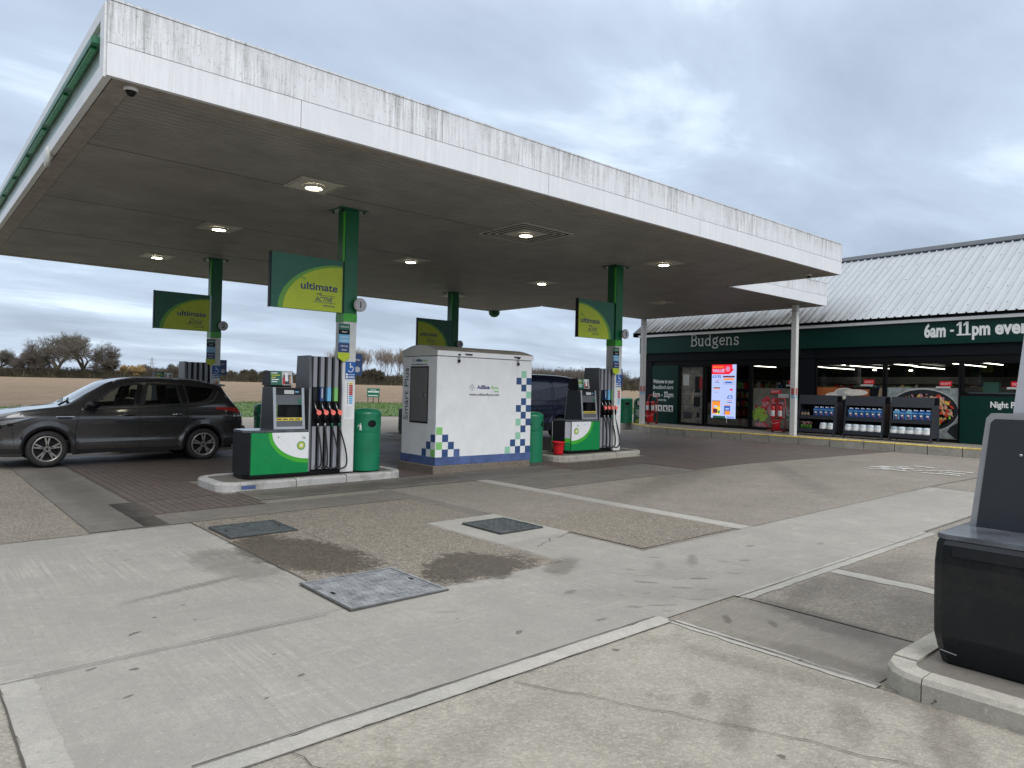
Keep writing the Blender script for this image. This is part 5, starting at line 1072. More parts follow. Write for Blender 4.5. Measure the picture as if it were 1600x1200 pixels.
for u, z, w, h, mt in ((.17, 2.10, .18, .018, 'screen_red'), (.17, 2.02, .18, .03, 'screen_blue'), (.52, 2.22, .52, .06, 'screen_purple'), (.56, 2.12, .44, .07, 'screen_orange'), (.56, 1.96, .42, .012, 'screen_purple'), (.55, 1.96, .012, .13, 'screen_purple'), (.97, 1.96, .012, .13, 'screen_purple'), (.62, 2.0, .3, .06, 'screen_blue'), (.10, 1.80, .30, .035, 'screen_purple'), (.12, 1.765, .26, .03, 'screen_orange'), (.12, 1.64, .24, .010, 'screen_blue'), (.84, 1.72, .12, .07, 'screen_red'), (.75, 1.34, .18, .015, 'screen_red'), (.74, 1.26, .2, .03, 'screen_blue'),
        (.05, .82, .37, .48, 'screen_orange'), (.05, 1.30, .37, .025, 'screen_purple'), (.22, .80, .2, .3, 'screen_yellow'), (.12, 1.06, .17, .08, 'screen_white'), (.10, .85, .2, .16, 'screen_purple'), (.32, .84, .09, .11, 'screen_green'), (.60, .80, .27, .36, 'screen_blue'), (.60, 1.14, .27, .03, 'screen_orange'), (.64, .80, .22, .15, 'screen_orange'), (.66, 1.0, .16, .05, 'screen_white'), (.10, .66, .56, .085, 'screen_bar'), (.72, .68, .33, .02, 'screen_blue'), (.72, .72, .33, .015, 'screen_blue')):
    k += 1; sbox(m, u, u+w, -.009-k*.00012, -.0088-k*.00012, z, z+h, mt)
m.build('display', t); m = MB(); m.tube([(.70, DS*.03, .64), (.71, DS*.0, .58), (.69, DS*.02, .53), (.72, DS*.03, .47)], .012, 'text_white', 6); m.build('cable', t)

simple('rack_grey', (.034, .038, .046), .5, var=.08, spec=.3)
# product racks on the pavement
def spos(u, off, z): p = Vector((24.4, 19.6))+U_*u+N_*off; return (p.x, p.y, z)
def rack(u0, w, label):
    t = thing('display_rack', label, 'rack', spos(u0, 1.22, 0), su, 'grey display racks on the shop pavement'); z = PZ+.008; D = .55
    for a in (0, w-.04):
        m = MB(); P = [(0, z+.02), (.04, z+.15), (D-.12, z+.15), (D-.06, z+.02), (D, z+.02), (D, z+1.05), (D-.10, z+1.1), (.10, z+1.08), (-.0, z+.2)]
        m.prism([(DS*p, q) for p, q in P], 'x', a, a+.04, 'rack_grey')
        m.prism([(DS*p, q) for p, q in ((-.06, z), (.05, z), (.07, z+.16), (.0, z+.16))], 'x', a, a+.04, 'rack_grey'); m.build('end_panel', t)
    m = MB()
    for zz, d0 in ((.17, -.01), (.60, .05)): sbox(m, .041, w-.041, d0, D-.02, z+zz, z+zz+.025, 'rack_grey'); sbox(m, .041, w-.041, d0-.02, d0-.001, z+zz-.06, z+zz+.06, 'rack_grey')
    m.build('shelf', t); m = MB(); sbox(m, .041, w-.041, D-.03, D-.01, z+.17, z+1.06, 'near_black'); m.build('back_panel', t)
    m = MB(); m.prism([(DS*p, q) for p, q in ((.10, z+1.02), (.12, z+1.02), (.19, z+1.30), (D-.08, z+1.30), (D-.02, z+1.08), (D, z+1.08), (D-.05, z+1.325), (.175, z+1.325))], 'x', -.01, w+.01, 'rack_grey'); m.build('lid', t)
    return z
def wash(u, off, z, label, grp, mt='blue_sign', kind=0):
    t = thing('screenwash_bottle' if kind == 0 else 'water_pack', label, 'bottle', spos(u, off, z), su, grp)
    if kind == 0:
        m = MB(); m.box(-.085, .085, -.06, .06, 0, .24, mt); m.prism([(-.085, .241), (.085, .241), (.05, .295), (-.05, .295)], 'y', -.055, .055, mt); m.build('container', t, .012)
        m = MB(); m.lathe([(.02, .296), (.02, .325), (0, .325)], (-.035*DS*0-.03, 0, 0), 'text_white', 12); m.box(-.01, .06, -.012, .012, .297, .318, 'text_white'); m.build('cap', t)
        m = MB(); yy = -DS*.062; a, b = sorted((yy, yy-DS*.002)); m.box(-.06, .06, a, b, .05, .20, 'navy'); m.box(-.035, .035, a-DS*.001, b-DS*.001, .12, .17, 'text_white'); m.box(0, .05, a-DS*.001, b-DS*.001, .07, .09, 'coral'); m.box(-.07, .07, a-DS*.0005, b, .205, .235, 'blue_pale'); m.build('label', t)
    else:
        m = MB(); m.lathe([(0, 0), (.115, 0), (.12, .01), (.125, .17), (.11, .2), (.105, .235), (0, .24)], (0, 0, 0), mt, 20); m.build('tub', t)
        m = MB(); m.lathe([(.128, .05), (.128, .15)], (0, 0, 0), 'text_white', 20); m.build('label', t)
simple('tub_white', (.50, .56, .60), .25, var=.1); simple('tub_clear', (.26, .32, .34), .2, var=.2)
for k, (u0, w, nm) in enumerate(((8.05, 1.27, 'first display rack, beside the grey steel post, with dark bottles on its left'), (9.62, 1.2, 'middle display rack with six blue bottles in a row'), (11.02, 1.18, 'third display rack, nearest the green night pay panel'))):
    z = rack(u0, w, nm); which = ('left', 'middle', 'right')[k]
    nt_ = 4 if k == 0 else 6
    for i in range(nt_):
        u = u0+w-.13-(nt_-1-i)*.176
        if k == 2 and i in (0, 2): wash(u, 1.22-.13, z+.625, 'pale blue bottle, %s in the upper row of the right display rack' % ('first' if i == 0 else 'third'), 'screenwash bottles on the racks', 'blue_pale')
        else: wash(u, 1.22-.13, z+.625, 'blue screenwash bottle on the upper shelf of the %s display rack' % which, 'blue bottles on the %s rack' % which)
    nb = 2 if k == 0 else 5
    for i in range(nb):
        u = u0+w-.14-(nb-1-i)*(.23 if k else .25); wash(u, 1.22-.10, z+.197, 'squat white tub on the lower shelf of the %s display rack' % which if not (k == 2 and i in (0, 2)) else 'greyer translucent tub, %s in the lower row of the right display rack' % ('first' if i == 0 else 'third'), 'tubs on the %s rack' % which if not (k == 2 and i in (0, 2)) else 'tubs on the racks', 'tub_white' if not (k == 2 and i in (0, 2)) else 'tub_clear', 1)
    if k == 0:
        for i in range(3):
            t = thing('oil_bottle', 'small dark oil bottle at the upper left of the left display rack', 'bottle', spos(u0+.12+i*.1, 1.09, z+.625), su, 'dark oil bottles on the left rack'); m = MB(); m.lathe([(0, 0), (.04, 0), (.042, .14), (.015, .2), (.015, .24), (0, .24)], (0, 0, 0), 'near_black', 14); m.build('body', t); m = MB(); m.lathe([(.0425, .04), (.0435, .12)], (0, 0, 0), 'poster_kraft', 14); m.build('label', t)
        for i in range(4):
            t = thing('flower_bunch', 'small pink and white flower bunch at the lower left of the left display rack', 'flowers', spos(u0+.12+i*.1, 1.12, z+.197), su, 'flower bunches on the left rack'); m = MB(); m.lathe([(0, 0), (.03, 0), (.045, .14)], (0, 0, 0), 'leaf_sign', 10); m.build('wrapping', t); m = MB(); q = random.Random(i)
            for j in range(16): c = (q.uniform(-.05, .05), q.uniform(-.05, .05), .14+q.uniform(0, .11)); m.lathe([(0, .014), (.014, 0), (0, -.014)], c, q.choice(['onion', 'text_white', 'radish']), 6)
            m.build('blooms', t)
# fire points: red trolley with extinguishers and a bucket
def firepoint(u, off, label, n_):
    z = PZ+.004; t = thing('fire_trolley', label, 'trolley', spos(u, off, z), su, 'red fire trolleys outside the shop')
    m = MB()
    for s1 in (-.26, .26): m.tube([(s1, DS*.1, .08), (s1, DS*.12, .95), (s1*.75, DS*.16, 1.18)], .014, 'red', 8)
    m.tube([(-.195, DS*.16, 1.18), (.195, DS*.16, 1.18)], .014, 'red', 8); m.tube([(-.26, DS*.12, .9), (.26, DS*.12, .9)], .014, 'red', 8); m.tube([(-.26, DS*.1, .5), (.26, DS*.1, .5)], .012, 'red', 8)
    a, b = sorted((DS*-.18, DS*.12)); m.box(-.28, .28, a, b, .06, .085, 'red'); m.build('frame', t)
    for s1 in (-.22, .22): m = MB(); m.lathe([(0, -.02), (.06, -.02), (.06, .02), (0, .02)], (s1, DS*.12, .06), 'rubber', 16, 'x'); m.build('wheel', t)
    for s1 in (-.14, .14):
        e_ = thing('fire_extinguisher', ('left' if s1 < 0 else 'right')+' red extinguisher hung on the trolley '+n_, 'extinguisher', spos(u+s1, off+.0, z), su, 'fire extinguishers on the trolleys')
        m = MB(); m.lathe([(0, .46), (.075, .46), (.08, .48), (.08, .84), (.06, .90), (.025, .92), (.025, .95), (0, .95)], (0, 0, 0), 'red', 18); m.build('cylinder', e_); m = MB(); m.box(-.03, .03, -.03, .03, .951, .985, 'near_black'); m.tube([(.03, 0, .96), (.09, 0, .9), (.085, 0, .6)], .010, 'near_black', 6); m.build('valve', e_); m = MB(); m.lathe([(.0815, .56), (.0815, .76)], (0, 0, 0), 'panel_white', 12, 'z', True, R(200), R(340)) if DS > 0 else m.lathe([(.0815, .56), (.0815, .66)], (0, 0, 0), 'panel_white', 12, 'z', True, R(20), R(160)); m.build('label', e_)
    bp = spos(u+.02, off+.06, z+.09); bucket(bp[0], bp[1], bp[2], 'large red bucket with white handle on the trolley '+n_, 1.2, 'red_bright', True, None, su)
firepoint(1.42, .9, 'red fire trolley in front of the welcome panel', 'by the welcome panel'); firepoint(7.0, .72, 'red fire trolley in front of the produce poster window', 'by the produce poster')
# bag stand sign by the far bin
p_ = (23.55, 18.95, PZ)
t = thing('pavement_sign', 'small dark green rounded pavement sign beside the far bin', 'sign', p_, R(-38))
m = MB(); P = [(-.20, 0), (.20, 0), (.20, .85)]+[(.20*math.cos(a), .85+.2*math.sin(a)) for a in [math.pi*i/14 for i in range(1, 14)]]+[(-.20, .85)]; m.prism(P, 'y', -.04, .04, 'green_dark'); m.build('board', t, .01)
m = MB(); m.quad([(.15*math.cos(2*math.pi*i/20), -.042, .83+.15*math.sin(2*math.pi*i/20)) for i in range(20)], 'near_black'); m.box(-.06, .07, -.046, -.043, .75, .93, 'text_grey')
for i, w in enumerate((.24, .20, .26, .16)): m.box(-w/2, w/2, -.045, -.042, .52-i*.08, .55-i*.08, 'text_white')
m.quad([(.14*math.cos(math.pi*i/12), -.043, .02+.16*math.sin(math.pi*i/12)) for i in range(13)], 'lime_sign'); m.build('artwork', t)

# ------------------------------------------------------------------ vehicles
def interp(T, x):
    if x <= T[0][0]: return T[0][1]
    for (a, b), (c, d) in zip(T, T[1:]):
        if x <= c:
            t = (x-a)/(c-a); return b+(d-b)*t
    return T[-1][1]
def smooth_interp(T, x):
    # catmull-rom through the table
    n = len(T)
    if x <= T[0][0]: return T[0][1]
    if x >= T[-1][0]: return T[-1][1]
    for i in range(n-1):
        if x <= T[i+1][0]:
            p1, p2 = T[i], T[i+1]; p0 = T[i-1] if i else p1; p3 = T[i+2] if i+2 < n else p2
            h = p2[0]-p1[0]; t = (x-p1[0])/h
            m1 = (p2[1]-p0[1])/max(1e-6, p2[0]-p0[0])*h; m2 = (p3[1]-p1[1])/max(1e-6, p3[0]-p1[0])*h
            return (2*t**3-3*t*t+1)*p1[1]+(t**3-2*t*t+t)*m1+(-2*t**3+3*t*t)*p2[1]+(t**3-t*t)*m2
class Car:
    def __init__(s, L, half, top, sh, plan, low, wheels, wr, arch, lean=.30, prof=None):
        s.L, s.half, s.top, s.sh, s.plan, s.low, s.wheels, s.wr, s.arch, s.lean = L, half, top, sh, plan, low, wheels, wr, arch, lean
        s.prof = prof or [(0, .93), (.22, .955), (.34, .985), (.43, .992), (.50, .978), (.62, .985), (.80, 1.0), (.90, .995), (.97, .965), (1.10, .925), (1.25, .90)]
    def zs(s, x): return smooth_interp(s.sh, x)
    def zt(s, x): return max(smooth_interp(s.top, x), s.zs(x)+.02)
    def yl(s, x, z):
        y = s.half*smooth_interp(s.prof, z)*smooth_interp(s.plan, x)
        for w in s.wheels:    # flared arches
            d = math.hypot(x-w, z-s.wr); y += .022*max(0, 1-abs(d-s.arch-.03)/.10)
        return y
    def zl(s, x):
        z = interp(s.low, x)
        for w in s.wheels:
            if abs(x-w) < s.arch: z = max(z, s.wr+math.sqrt(s.arch**2-(x-w)**2))
        return z
    def upper(s, x):
        zs, zt = s.zs(x), s.zt(x); ys = s.yl(x, zs); h = zt-zs; k = min(1, h/.5)
        P = [(ys, zs), (ys-s.lean*.55*h-.004, zs+.50*h), (ys-s.lean*h-.02, zs+(.62+.22*k)*h), (ys-s.lean*h-.07-.04*k, zs+(.80+.16*k)*h), (ys*.55, zt-.012*k-.10*h*(1-k)), (0, zt)]
        out = []
        for i in range(len(P)-1):
            n = 5
            p1, p2 = P[i], P[i+1]; p0 = P[i-1] if i else p1; p3 = P[i+2] if i+2 < len(P) else (-p1[0], p1[1])
            for j in range(n):
                t = j/n; out.append(tuple(.5*(2*p1[c]+(p2[c]-p0[c])*t+(2*p0[c]-5*p1[c]+4*p2[c]-p3[c])*t*t+(3*p1[c]-p0[c]-3*p2[c]+p3[c])*t**3) for c in (0, 1)))
        return out+[P[-1]]
    def y(s, x, z):
        if z <= s.zs(x): return s.yl(x, z)
        U = s.upper(x)
        for (a, b), (c, d) in zip(U, U[1:]):
            if b <= z <= d+1e-9 and d > b: return a+(c-a)*(z-b)/(d-b)
        return U[-2][0]
    def z(s, x, y):
        U = s.upper(x); y = abs(y)
        for (a, b), (c, d) in zip(U, U[1:]):
            if c <= y <= a+1e-9: return b+(d-b)*(a-y)/max(1e-6, a-c)
        return U[0][1]
    def body(s, holes, mat, step=.035, side_holes=True):
        xs = []; x = 0
        while x < s.L: xs.append(x); x += step
        xs.append(s.L)
        for w in s.wheels: xs += [w-s.arch+.001, w+s.arch-.001, w-s.arch+.01, w+s.arch-.01]
        xs = sorted(set(round(v, 4) for v in xs)); rows = []; nl = 22
        for x in xs:
            zl, zs = s.zl(x), s.zs(x); R_ = [(x, s.yl(x, zl+(zs-zl)*j/nl), zl+(zs-zl)*j/nl) for j in range(nl)]
            R_ = [(x, R_[0][1]-.05, R_[0][2]+.0)]+R_
            R_ += [(x, a, b) for a, b in s.upper(x)]; rows.append(R_+[(x, -p[1], p[2]) for p in reversed(R_[:-1])])
        n = len(rows[0]); P = [p for r_ in rows for p in r_]; F = []
        for i in range(len(rows)-1):
            for j in range(n-1):
                c = [P[i*n+j], P[i*n+j+1], P[(i+1)*n+j+1], P[(i+1)*n+j]]; cx, cy, cz = (sum(p[k] for p in c)/4 for k in range(3))
                if any(h(cx, cy, cz) for h in holes): continue
                F.append((i*n+j, i*n+j+1, (i+1)*n+j+1, (i+1)*n+j))
        m = MB(); m.add(P, F, mat, True); m.add([p for p in rows[0]], [list(range(n))], mat); m.add([p for p in rows[-1]], [list(range(n))], mat); return m
    # panel lying on the side, z between two curves
    def side(s, m, x0, x1, zb, zt, mat, off=.004, n=16, k=8, sgn=-1, sm=True):
        rows = []
        for i in range(n+1):
            x = x0+(x1-x0)*i/n; a, b = zb(x), zt(x); rows.append([(x, sgn*(s.y(x, a+(b-a)*j/k)+off), a+(b-a)*j/k) for j in range(k+1)])
        m.grid(rows, mat, sm)
    def line(s, m, pts, w, mat, off=.003, sgn=-1):
        rows = []
        for i, (x, z) in enumerate(pts):
            a = pts[max(0, i-1)]; b = pts[min(len(pts)-1, i+1)]; dx, dz = b[0]-a[0], b[1]-a[1]; L = math.hypot(dx, dz) or 1; nx, nz = -dz/L*w/2, dx/L*w/2
            rows.append([(x+nx, sgn*(s.y(x+nx, z+nz)+off), z+nz), (x-nx, sgn*(s.y(x-nx, z-nz)+off), z-nz)])
        m.grid(rows, mat)
def poly_in(P, x, z):
    c = False; n = len(P)
    for i in range(n):
        (a, b), (d, e_) = P[i], P[i-1]
        if (b > z) != (e_ > z) and x < (d-a)*(z-b)/(e_-b)+a: c = not c
    return c
def dense(P, n=8):
    out = []
    for i in range(len(P)-1):
        for j in range(n): t = j/n; out.append((P[i][0]+(P[i+1][0]-P[i][0])*t, P[i][1]+(P[i+1][1]-P[i][1])*t))
    return out+[P[-1]]
def wheel(name, parent, x, y, wr, ww, side, rimr):
    w = MB(); W2 = ww/2
    w.lathe([(rimr, -W2+.01), (rimr+.02, -W2), (wr-.035, -W2-.004), (wr-.008, -W2+.02), (wr, -W2+.045), (wr, W2-.045), (wr-.008, W2-.02), (wr-.035, W2), (rimr, W2-.01)], (0, 0, 0), 'tyre', 48, 'y')
    o = w.build(name, parent, 0); o.location = (x, y, wr)
    m = MB(); f = side*W2
    m.lathe([(rimr+.006, f-side*.004), (rimr-.006, f+side*.002), (rimr-.02, f-side*.012), (rimr-.026, f-side*.10)], (0, 0, 0), 'alloy', 48, 'y'); m.lathe([(0, f-side*.09), (rimr-.02, f-side*.09)], (0, 0, 0), 'near_black', 32, 'y')
    for k in range(5):
        a = 2*math.pi*k/5+.31
        for da in (-.16, .16):
            P0 = (.045*math.cos(a), .045*math.sin(a)); P1 = ((rimr-.012)*math.cos(a+da), (rimr-.012)*math.sin(a+da)); dx, dz = P1[0]-P0[0], P1[1]-P0[1]; L = math.hypot(dx, dz); nx, nz = -dz/L, dx/L
            q = [(P0[0]+nx*.016, P0[1]+nz*.016), (P1[0]+nx*.013, P1[1]+nz*.013), (P1[0]-nx*.013, P1[1]-nz*.013), (P0[0]-nx*.016, P0[1]-nz*.016)]
            m.prism(q, 'y', *sorted((f-side*.03, f-side*.008)), 'alloy')
        P0 = (.05*math.cos(a), .05*math.sin(a)); P1 = ((rimr*.5)*math.cos(a), (rimr*.5)*math.sin(a)); dx, dz = P1[0]-P0[0], P1[1]-P0[1]; L = math.hypot(dx, dz); nx, nz = -dz/L, dx/L
        m.prism([(P0[0]+nx*.02, P0[1]+nz*.02), (P1[0]+nx*.008, P1[1]+nz*.008), (P1[0]-nx*.008, P1[1]-nz*.008), (P0[0]-nx*.02, P0[1]-nz*.02)], 'y', *sorted((f-side*.029, f-side*.010)), 'alloy')
    m.disc((0, f-side*.006, 0), .055, 'y', 'alloy', 20, -side*.03)
    for k in range(5): a = 2*math.pi*k/5; m.disc((.036*math.cos(a), f-side*.005, .036*math.sin(a)), .009, 'y', 'near_black', 8, side*.002)
    m.disc((0, f-side*.005, 0), .022, 'y', 'near_black', 12, side*.002)
    r_ = m.build('rim', o); return o
K = Car(4.50, .915,
    [(0, .74), (.05, .85), (.15, .93), (.4, 1.00), (.8, 1.06), (1.10, 1.10), (1.25, 1.14), (1.6, 1.37), (1.95, 1.565), (2.2, 1.625), (2.6, 1.655), (3.1, 1.65), (3.5, 1.63), (3.85, 1.585), (4.03, 1.535), (4.10, 1.44), (4.24, 1.23), (4.36, 1.06), (4.44, .98), (4.50, .82)],
    [(0, .62), (.15, .80), (.4, .90), (.8, .975), (1.2, 1.01), (1.6, 1.02), (2.1, 1.035), (2.7, 1.05), (3.3, 1.08), (3.8, 1.13), (4.1, 1.13), (4.35, 1.0), (4.50, .75)],
    [(0, .62), (.04, .74), (.12, .85), (.3, .94), (.6, .985), (1.0, 1), (3.3, 1), (3.8, .985), (4.1, .965), (4.3, .91), (4.42, .84), (4.50, .70)],
    [(0, .24), (.3, .20), (.6, .20), (1.3, .205), (1.7, .225), (3.2, .225), (3.4, .21), (4.0, .26), (4.5, .34)], [.93, 3.62], .325, .368, .34)
car = thing('parked_car', 'dark grey five door crossover car at the left pumps', 'car', (1.15, 15.93, G(3.3)+.001))
WIN = [  # (polygon) front door, rear door, quarter
 [(1.62, 1.075), (2.34, 1.105), (2.44, 1.515), (2.16, 1.49), (1.95, 1.395)],
 [(2.50, 1.11), (3.20, 1.14), (3.13, 1.515), (2.60, 1.53)],
 [(3.34, 1.155), (3.58, 1.18), (3.74, 1.24), (3.88, 1.46), (3.28, 1.515)]]
def grow(P, k):
    cx = sum(p[0] for p in P)/len(P); cz = sum(p[1] for p in P)/len(P); out = []
    for x, z in P: L = math.hypot(x-cx, z-cz); out.append((x+(x-cx)/L*k, z+(z-cz)/L*k*.8))
    return out
def hole(P): return lambda x, y, z: z > 1.0 and abs(y) > .5 and poly_in(P, x, z)
ws_hole = lambda x, y, z: 1.35 < x < 1.86 and abs(y) < .56 and z > 1.1
K.body([hole(grow(P, -.02)) for P in WIN]+[ws_hole], 'car_paint').build('body', car)
m = MB(); m.box(.25, 4.25, -.72, .72, .22, .42, 'near_black')
for w in K.wheels: m.lathe([(0, -.55), (.40, -.55), (.40, .55), (0, .55)], (w, 0, .40), 'near_black', 24, 'y') if False else m.box(w-.39, w+.39, -.60, .60, .23, .80, 'near_black')
m.build('underside', car)
def window(car, K, P, sgn, name='window'):
    O = dense(grow(P, .035)+[grow(P, .035)[0]], 7); I = dense(grow(P, -.022)+[grow(P, -.022)[0]], 7)
    m = MB(); m.grid([[(x, sgn*(K.y(x, z)+.0035), z) for x, z in O], [(x, sgn*(K.y(x, z)+.0035), z) for x, z in I]], 'trim_black'); w = m.build(name, car)
    cx = sum(p[0] for p in I)/len(I); cz = sum(p[1] for p in I)/len(I); rows = []
    for k in (1, .75, .5, .25, .02): rows.append([(cx+(x-cx)*k, sgn*(K.y(cx+(x-cx)*k, cz+(z-cz)*k)+.0015), cz+(z-cz)*k) for x, z in I])
    m = MB(); m.grid(rows, 'car_glass'); m.build('pane', w, 0, True); return w
for sgn in (-1, 1):
    for P in WIN: window(car, K, P, sgn)
    m = MB(); K.line(m, dense([(1.45, 1.035), (2.0, 1.065), (2.7, 1.09), (3.35, 1.125), (3.62, 1.145), (3.82, 1.21), (3.95, 1.40)], 6), .018, 'chrome', .006, sgn); m.build('chrome_strip', car)
    m = MB(); K.line(m, dense([(2.39, 1.14), (2.47, 1.52)], 6), .085, 'near_black', .0045, sgn); K.line(m, dense([(3.27, 1.18), (3.20, 1.51)], 6), .10, 'near_black', .0045, sgn); m.build('pillar_trim', car)
    # sills, arches
    m = MB(); K.side(m, 1.36, 3.17, lambda x: .228, lambda x: .30, 'trim_black', .008, 20, 3, sgn)
    for w in K.wheels:
        rows = []
        for i in range(37):
            a = math.pi*(-.06+1.12*i/36); r0, r1 = K.arch-.002, K.arch+.05; q = []
            for r_ in (r0, r1): x, z = w+r_*math.cos(a), K.wr+r_*math.sin(a); q.append((x, sgn*(K.yl(x, max(.22, z))+.007), max(.2, z)))
            rows.append([(q[0][0], sgn*(abs(q[0][1])-.06), q[0][2])]+q)
        m.grid(rows, 'trim_black')
    K.side(m, .02, .54, lambda x: .25, lambda x: .36-.05*x, 'trim_black', .006, 8, 3, sgn); K.side(m, 4.02, 4.46, lambda x: .30, lambda x: .44, 'trim_black', .006, 8, 3, sgn); m.build('lower_cladding', car)
    m = MB()
    for P in ([(1.36, .30), (1.36, .6), (1.40, .95), (1.52, 1.05)], [(2.44, .30), (2.43, .8), (2.43, 1.09)], [(3.20, .62), (3.30, .85), (3.30, 1.12)], [(3.20, .62), (3.13, .5), (3.10, .30)], [(.62, .93), (1.0, .985), (1.36, 1.02)], [(.45, .25), (.42, .6), (.40, .70)], [(4.05, .75), (4.12, .98)]): K.line(m, dense(P, 8), .008, 'near_black', .0015, sgn)
    m.build('door_seam', car)
    for x0 in (2.13, 3.02):
        m = MB(); P = [(x0+.20*i/8, .93-.0*i+.012*math.sin(math.pi*i/8)) for i in range(9)]; m.tube([(x, sgn*(K.y(x, z)+.006+.026*math.sin(math.pi*i/8)), z) for i, (x, z) in enumerate(P)], .014, 'car_paint' if x0 < 3 else 'chrome', 8); K.side(m, x0+.02, x0+.18, lambda x: .905, lambda x: .955, 'near_black', .002, 6, 3, sgn); m.build('door_handle', car)
    # crease lines catching the light
    m = MB(); K.side(m, 1.42, 3.08, lambda x: .425+.03*(x-1.4)/1.7, lambda x: .47+.03*(x-1.4)/1.7, 'car_paint', .010, 20, 3, sgn); m.build('side_moulding', car)
    # mirror
    m = MB(); rows = []
    for i in range(9):
        u = i/8; xx = 1.50+.23*u; r_ = .085*math.sin(math.pi*min(.96, max(.08, u)))**.5; rows.append([(xx, sgn*(K.half+.10+.10*math.cos(2*math.pi*j/14)*r_/.075), 1.12+r_*math.sin(2*math.pi*j/14)*.95) for j in range(15)])
    m.grid(rows, 'near_black'); m.quad([p for p in rows[-1][:-1]], 'chrome'); m.quad([p for p in rows[0][:-1]], 'near_black'); m.tube([(1.62, sgn*(K.half-.05), 1.04), (1.64, sgn*(K.half+.06), 1.08)], .022, 'near_black', 8); m.build('wing_mirror', car)
    # lights
    m = MB(); K.side(m, .10, .72, lambda x: .69+.19*(max(0, x-.1)/.62)**.8, lambda x: .81+.09*max(0, x-.1)/.62, 'lens_clear', .006, 16, 5, sgn)
    K.side(m, .16, .26, lambda x: .70, lambda x: .76, 'near_black', .008, 4, 3, sgn); K.side(m, .34, .42, lambda x: .74, lambda x: .79, 'near_black', .008, 4, 3, sgn); K.line(m, dense([(.10, .685), (.4, .79), (.72, .885)], 8), .012, 'near_black', .007, sgn); m.build('headlight', car)
    m = MB(); K.side(m, 3.86, 4.42, lambda x: .965+.07*(4.42-x)/.56-.10*max(0, x-4.15), lambda x: 1.055+.03*(4.42-x)/.56-.0*(x-3.86), 'lens_red', .006, 16, 5, sgn)
    K.side(m, 4.22, 4.44, lambda x: .88, lambda x: .955, 'lens_clear', .007, 6, 3, sgn); m.build('tail_light', car)
    m = MB(); K.side(m, 1.08, 1.30, lambda x: .86, lambda x: .90, 'near_black', .003, 5, 2, sgn); K.side(m, 1.05, 1.34, lambda x: .90, lambda x: .91, 'chrome', .004, 5, 2, sgn); m.build('wing_vent', car)
    m = MB(); K.side(m, .06, .20, lambda x: .42, lambda x: .50, 'lens_clear', .008, 4, 3, sgn); m.build('fog_lamp', car)
    m = MB(); m.tube([(x, sgn*(K.upper(x)[12][0]-.03), K.z(x, K.upper(x)[12][0]-.03)+.035*math.sin(math.pi*min(1, max(0, (x-2.0)/1.75)))**.4+.002) for x in [2.0+1.75*i/24 for i in range(25)]], .013, 'silver', 8); m.build('roof_rail', car)
# glass: windscreen and rear window as panels on the top surface
def topglass(x0, x1, wf, mat, name, off=.004, n=14):
    m = MB(); rows = []
    for i in range(n+1):
        x = x0+(x1-x0)*i/n; w = wf(x); rows.append([(x-off*.6, y_, K.z(x, y_)+off) for y_ in [w*(j/10-1) for j in range(21)]])
    m.grid(rows, mat); return m.build(name, car)
w_ = topglass(1.28, 1.92, lambda x: .70-.10*(x-1.28)/.64, 'car_glass', 'windscreen', .006)
m = MB()
for y_ in (-.5, .1): m.tube([(1.20, y_-.1, K.z(1.2, y_)+.03), (1.24, y_, K.z(1.24, y_)+.03), (1.36, y_+.45, K.z(1.36, min(.7, y_+.45))+.02)], .010, 'near_black', 6)
m.tube([(1.14, -.6, K.z(1.14, .6)+.02), (1.22, -.5, K.z(1.22, .5)+.035), (1.30, -.42, K.z(1.30, .42)+.03)], .018, 'near_black', 6); m.build('wiper', car)
m = MB(); rows = [[(x, y_, K.z(x, y_)+.006) for y_ in [.62*(j/10-1) for j in range(21)]] for x in [4.04+.28*i/8 for i in range(9)]]; m.grid(rows, 'near_black'); m.build('rear_window', car)
m = MB(); m.prism([(3.88, 1.565), (4.12, 1.545), (4.14, 1.515), (4.03, 1.50), (3.9, 1.53)], 'y', -.60, .60, 'car_paint'); m.build('spoiler', car, .01)
m = MB(); m.prism([(4.30, .40), (4.52, .42), (4.535, .60), (4.50, .68), (4.36, .70), (4.30, .6)], 'y', -.74, .74, 'car_paint'); m.prism([(4.32, .30), (4.50, .32), (4.522, .415), (4.32, .395)], 'y', -.70, .70, 'trim_black'); m.build('rear_bumper', car, .02)
m = MB(); m.prism([(-.02, .34), (.2, .34), (.2, .58), (-.02, .58)], 'y', -.5, .5, 'near_black'); m.box(-.03, -.021, -.26, .26, .42, .53, 'text_white'); m.prism([(-.01, .64), (.1, .64), (.1, .70), (.0, .70)], 'y', -.45, .45, 'chrome'); m.build('grille', car)
for i, w in enumerate(K.wheels):
    for sgn in (-1, 1): wheel('wheel', car, w, sgn*.80, .325, .225, sgn, .225)
m = MB()
m.box(.9, 4.1, -.78, .78, .42, .47, 'car_inside'); m.prism([(1.15, .6), (1.75, .6), (1.78, .98), (1.60, 1.06), (1.2, 1.04)], 'y', -.76, .76, 'car_inside'); m.build('cabin', car)
def seat(x, y, w):
    m = MB(); m.prism([(x-.45, .47), (x+.06, .47), (x+.08, .66), (x-.42, .70)], 'y', y-w, y+w, 'seat_cloth'); m.prism([(x, .62), (x+.14, .60), (x+.30, 1.19), (x+.22, 1.23), (x+.15, 1.2)], 'y', y-w+.02, y+w-.02, 'seat_cloth')
    for a in ([-.0] if w < .4 else [-.42, 0, .42]): m.prism([(x+.22, 1.25), (x+.33, 1.24), (x+.35, 1.40), (x+.25, 1.42)], 'y', y+a-.12, y+a+.12, 'seat_cloth')
    m.build('seat', car, .025)
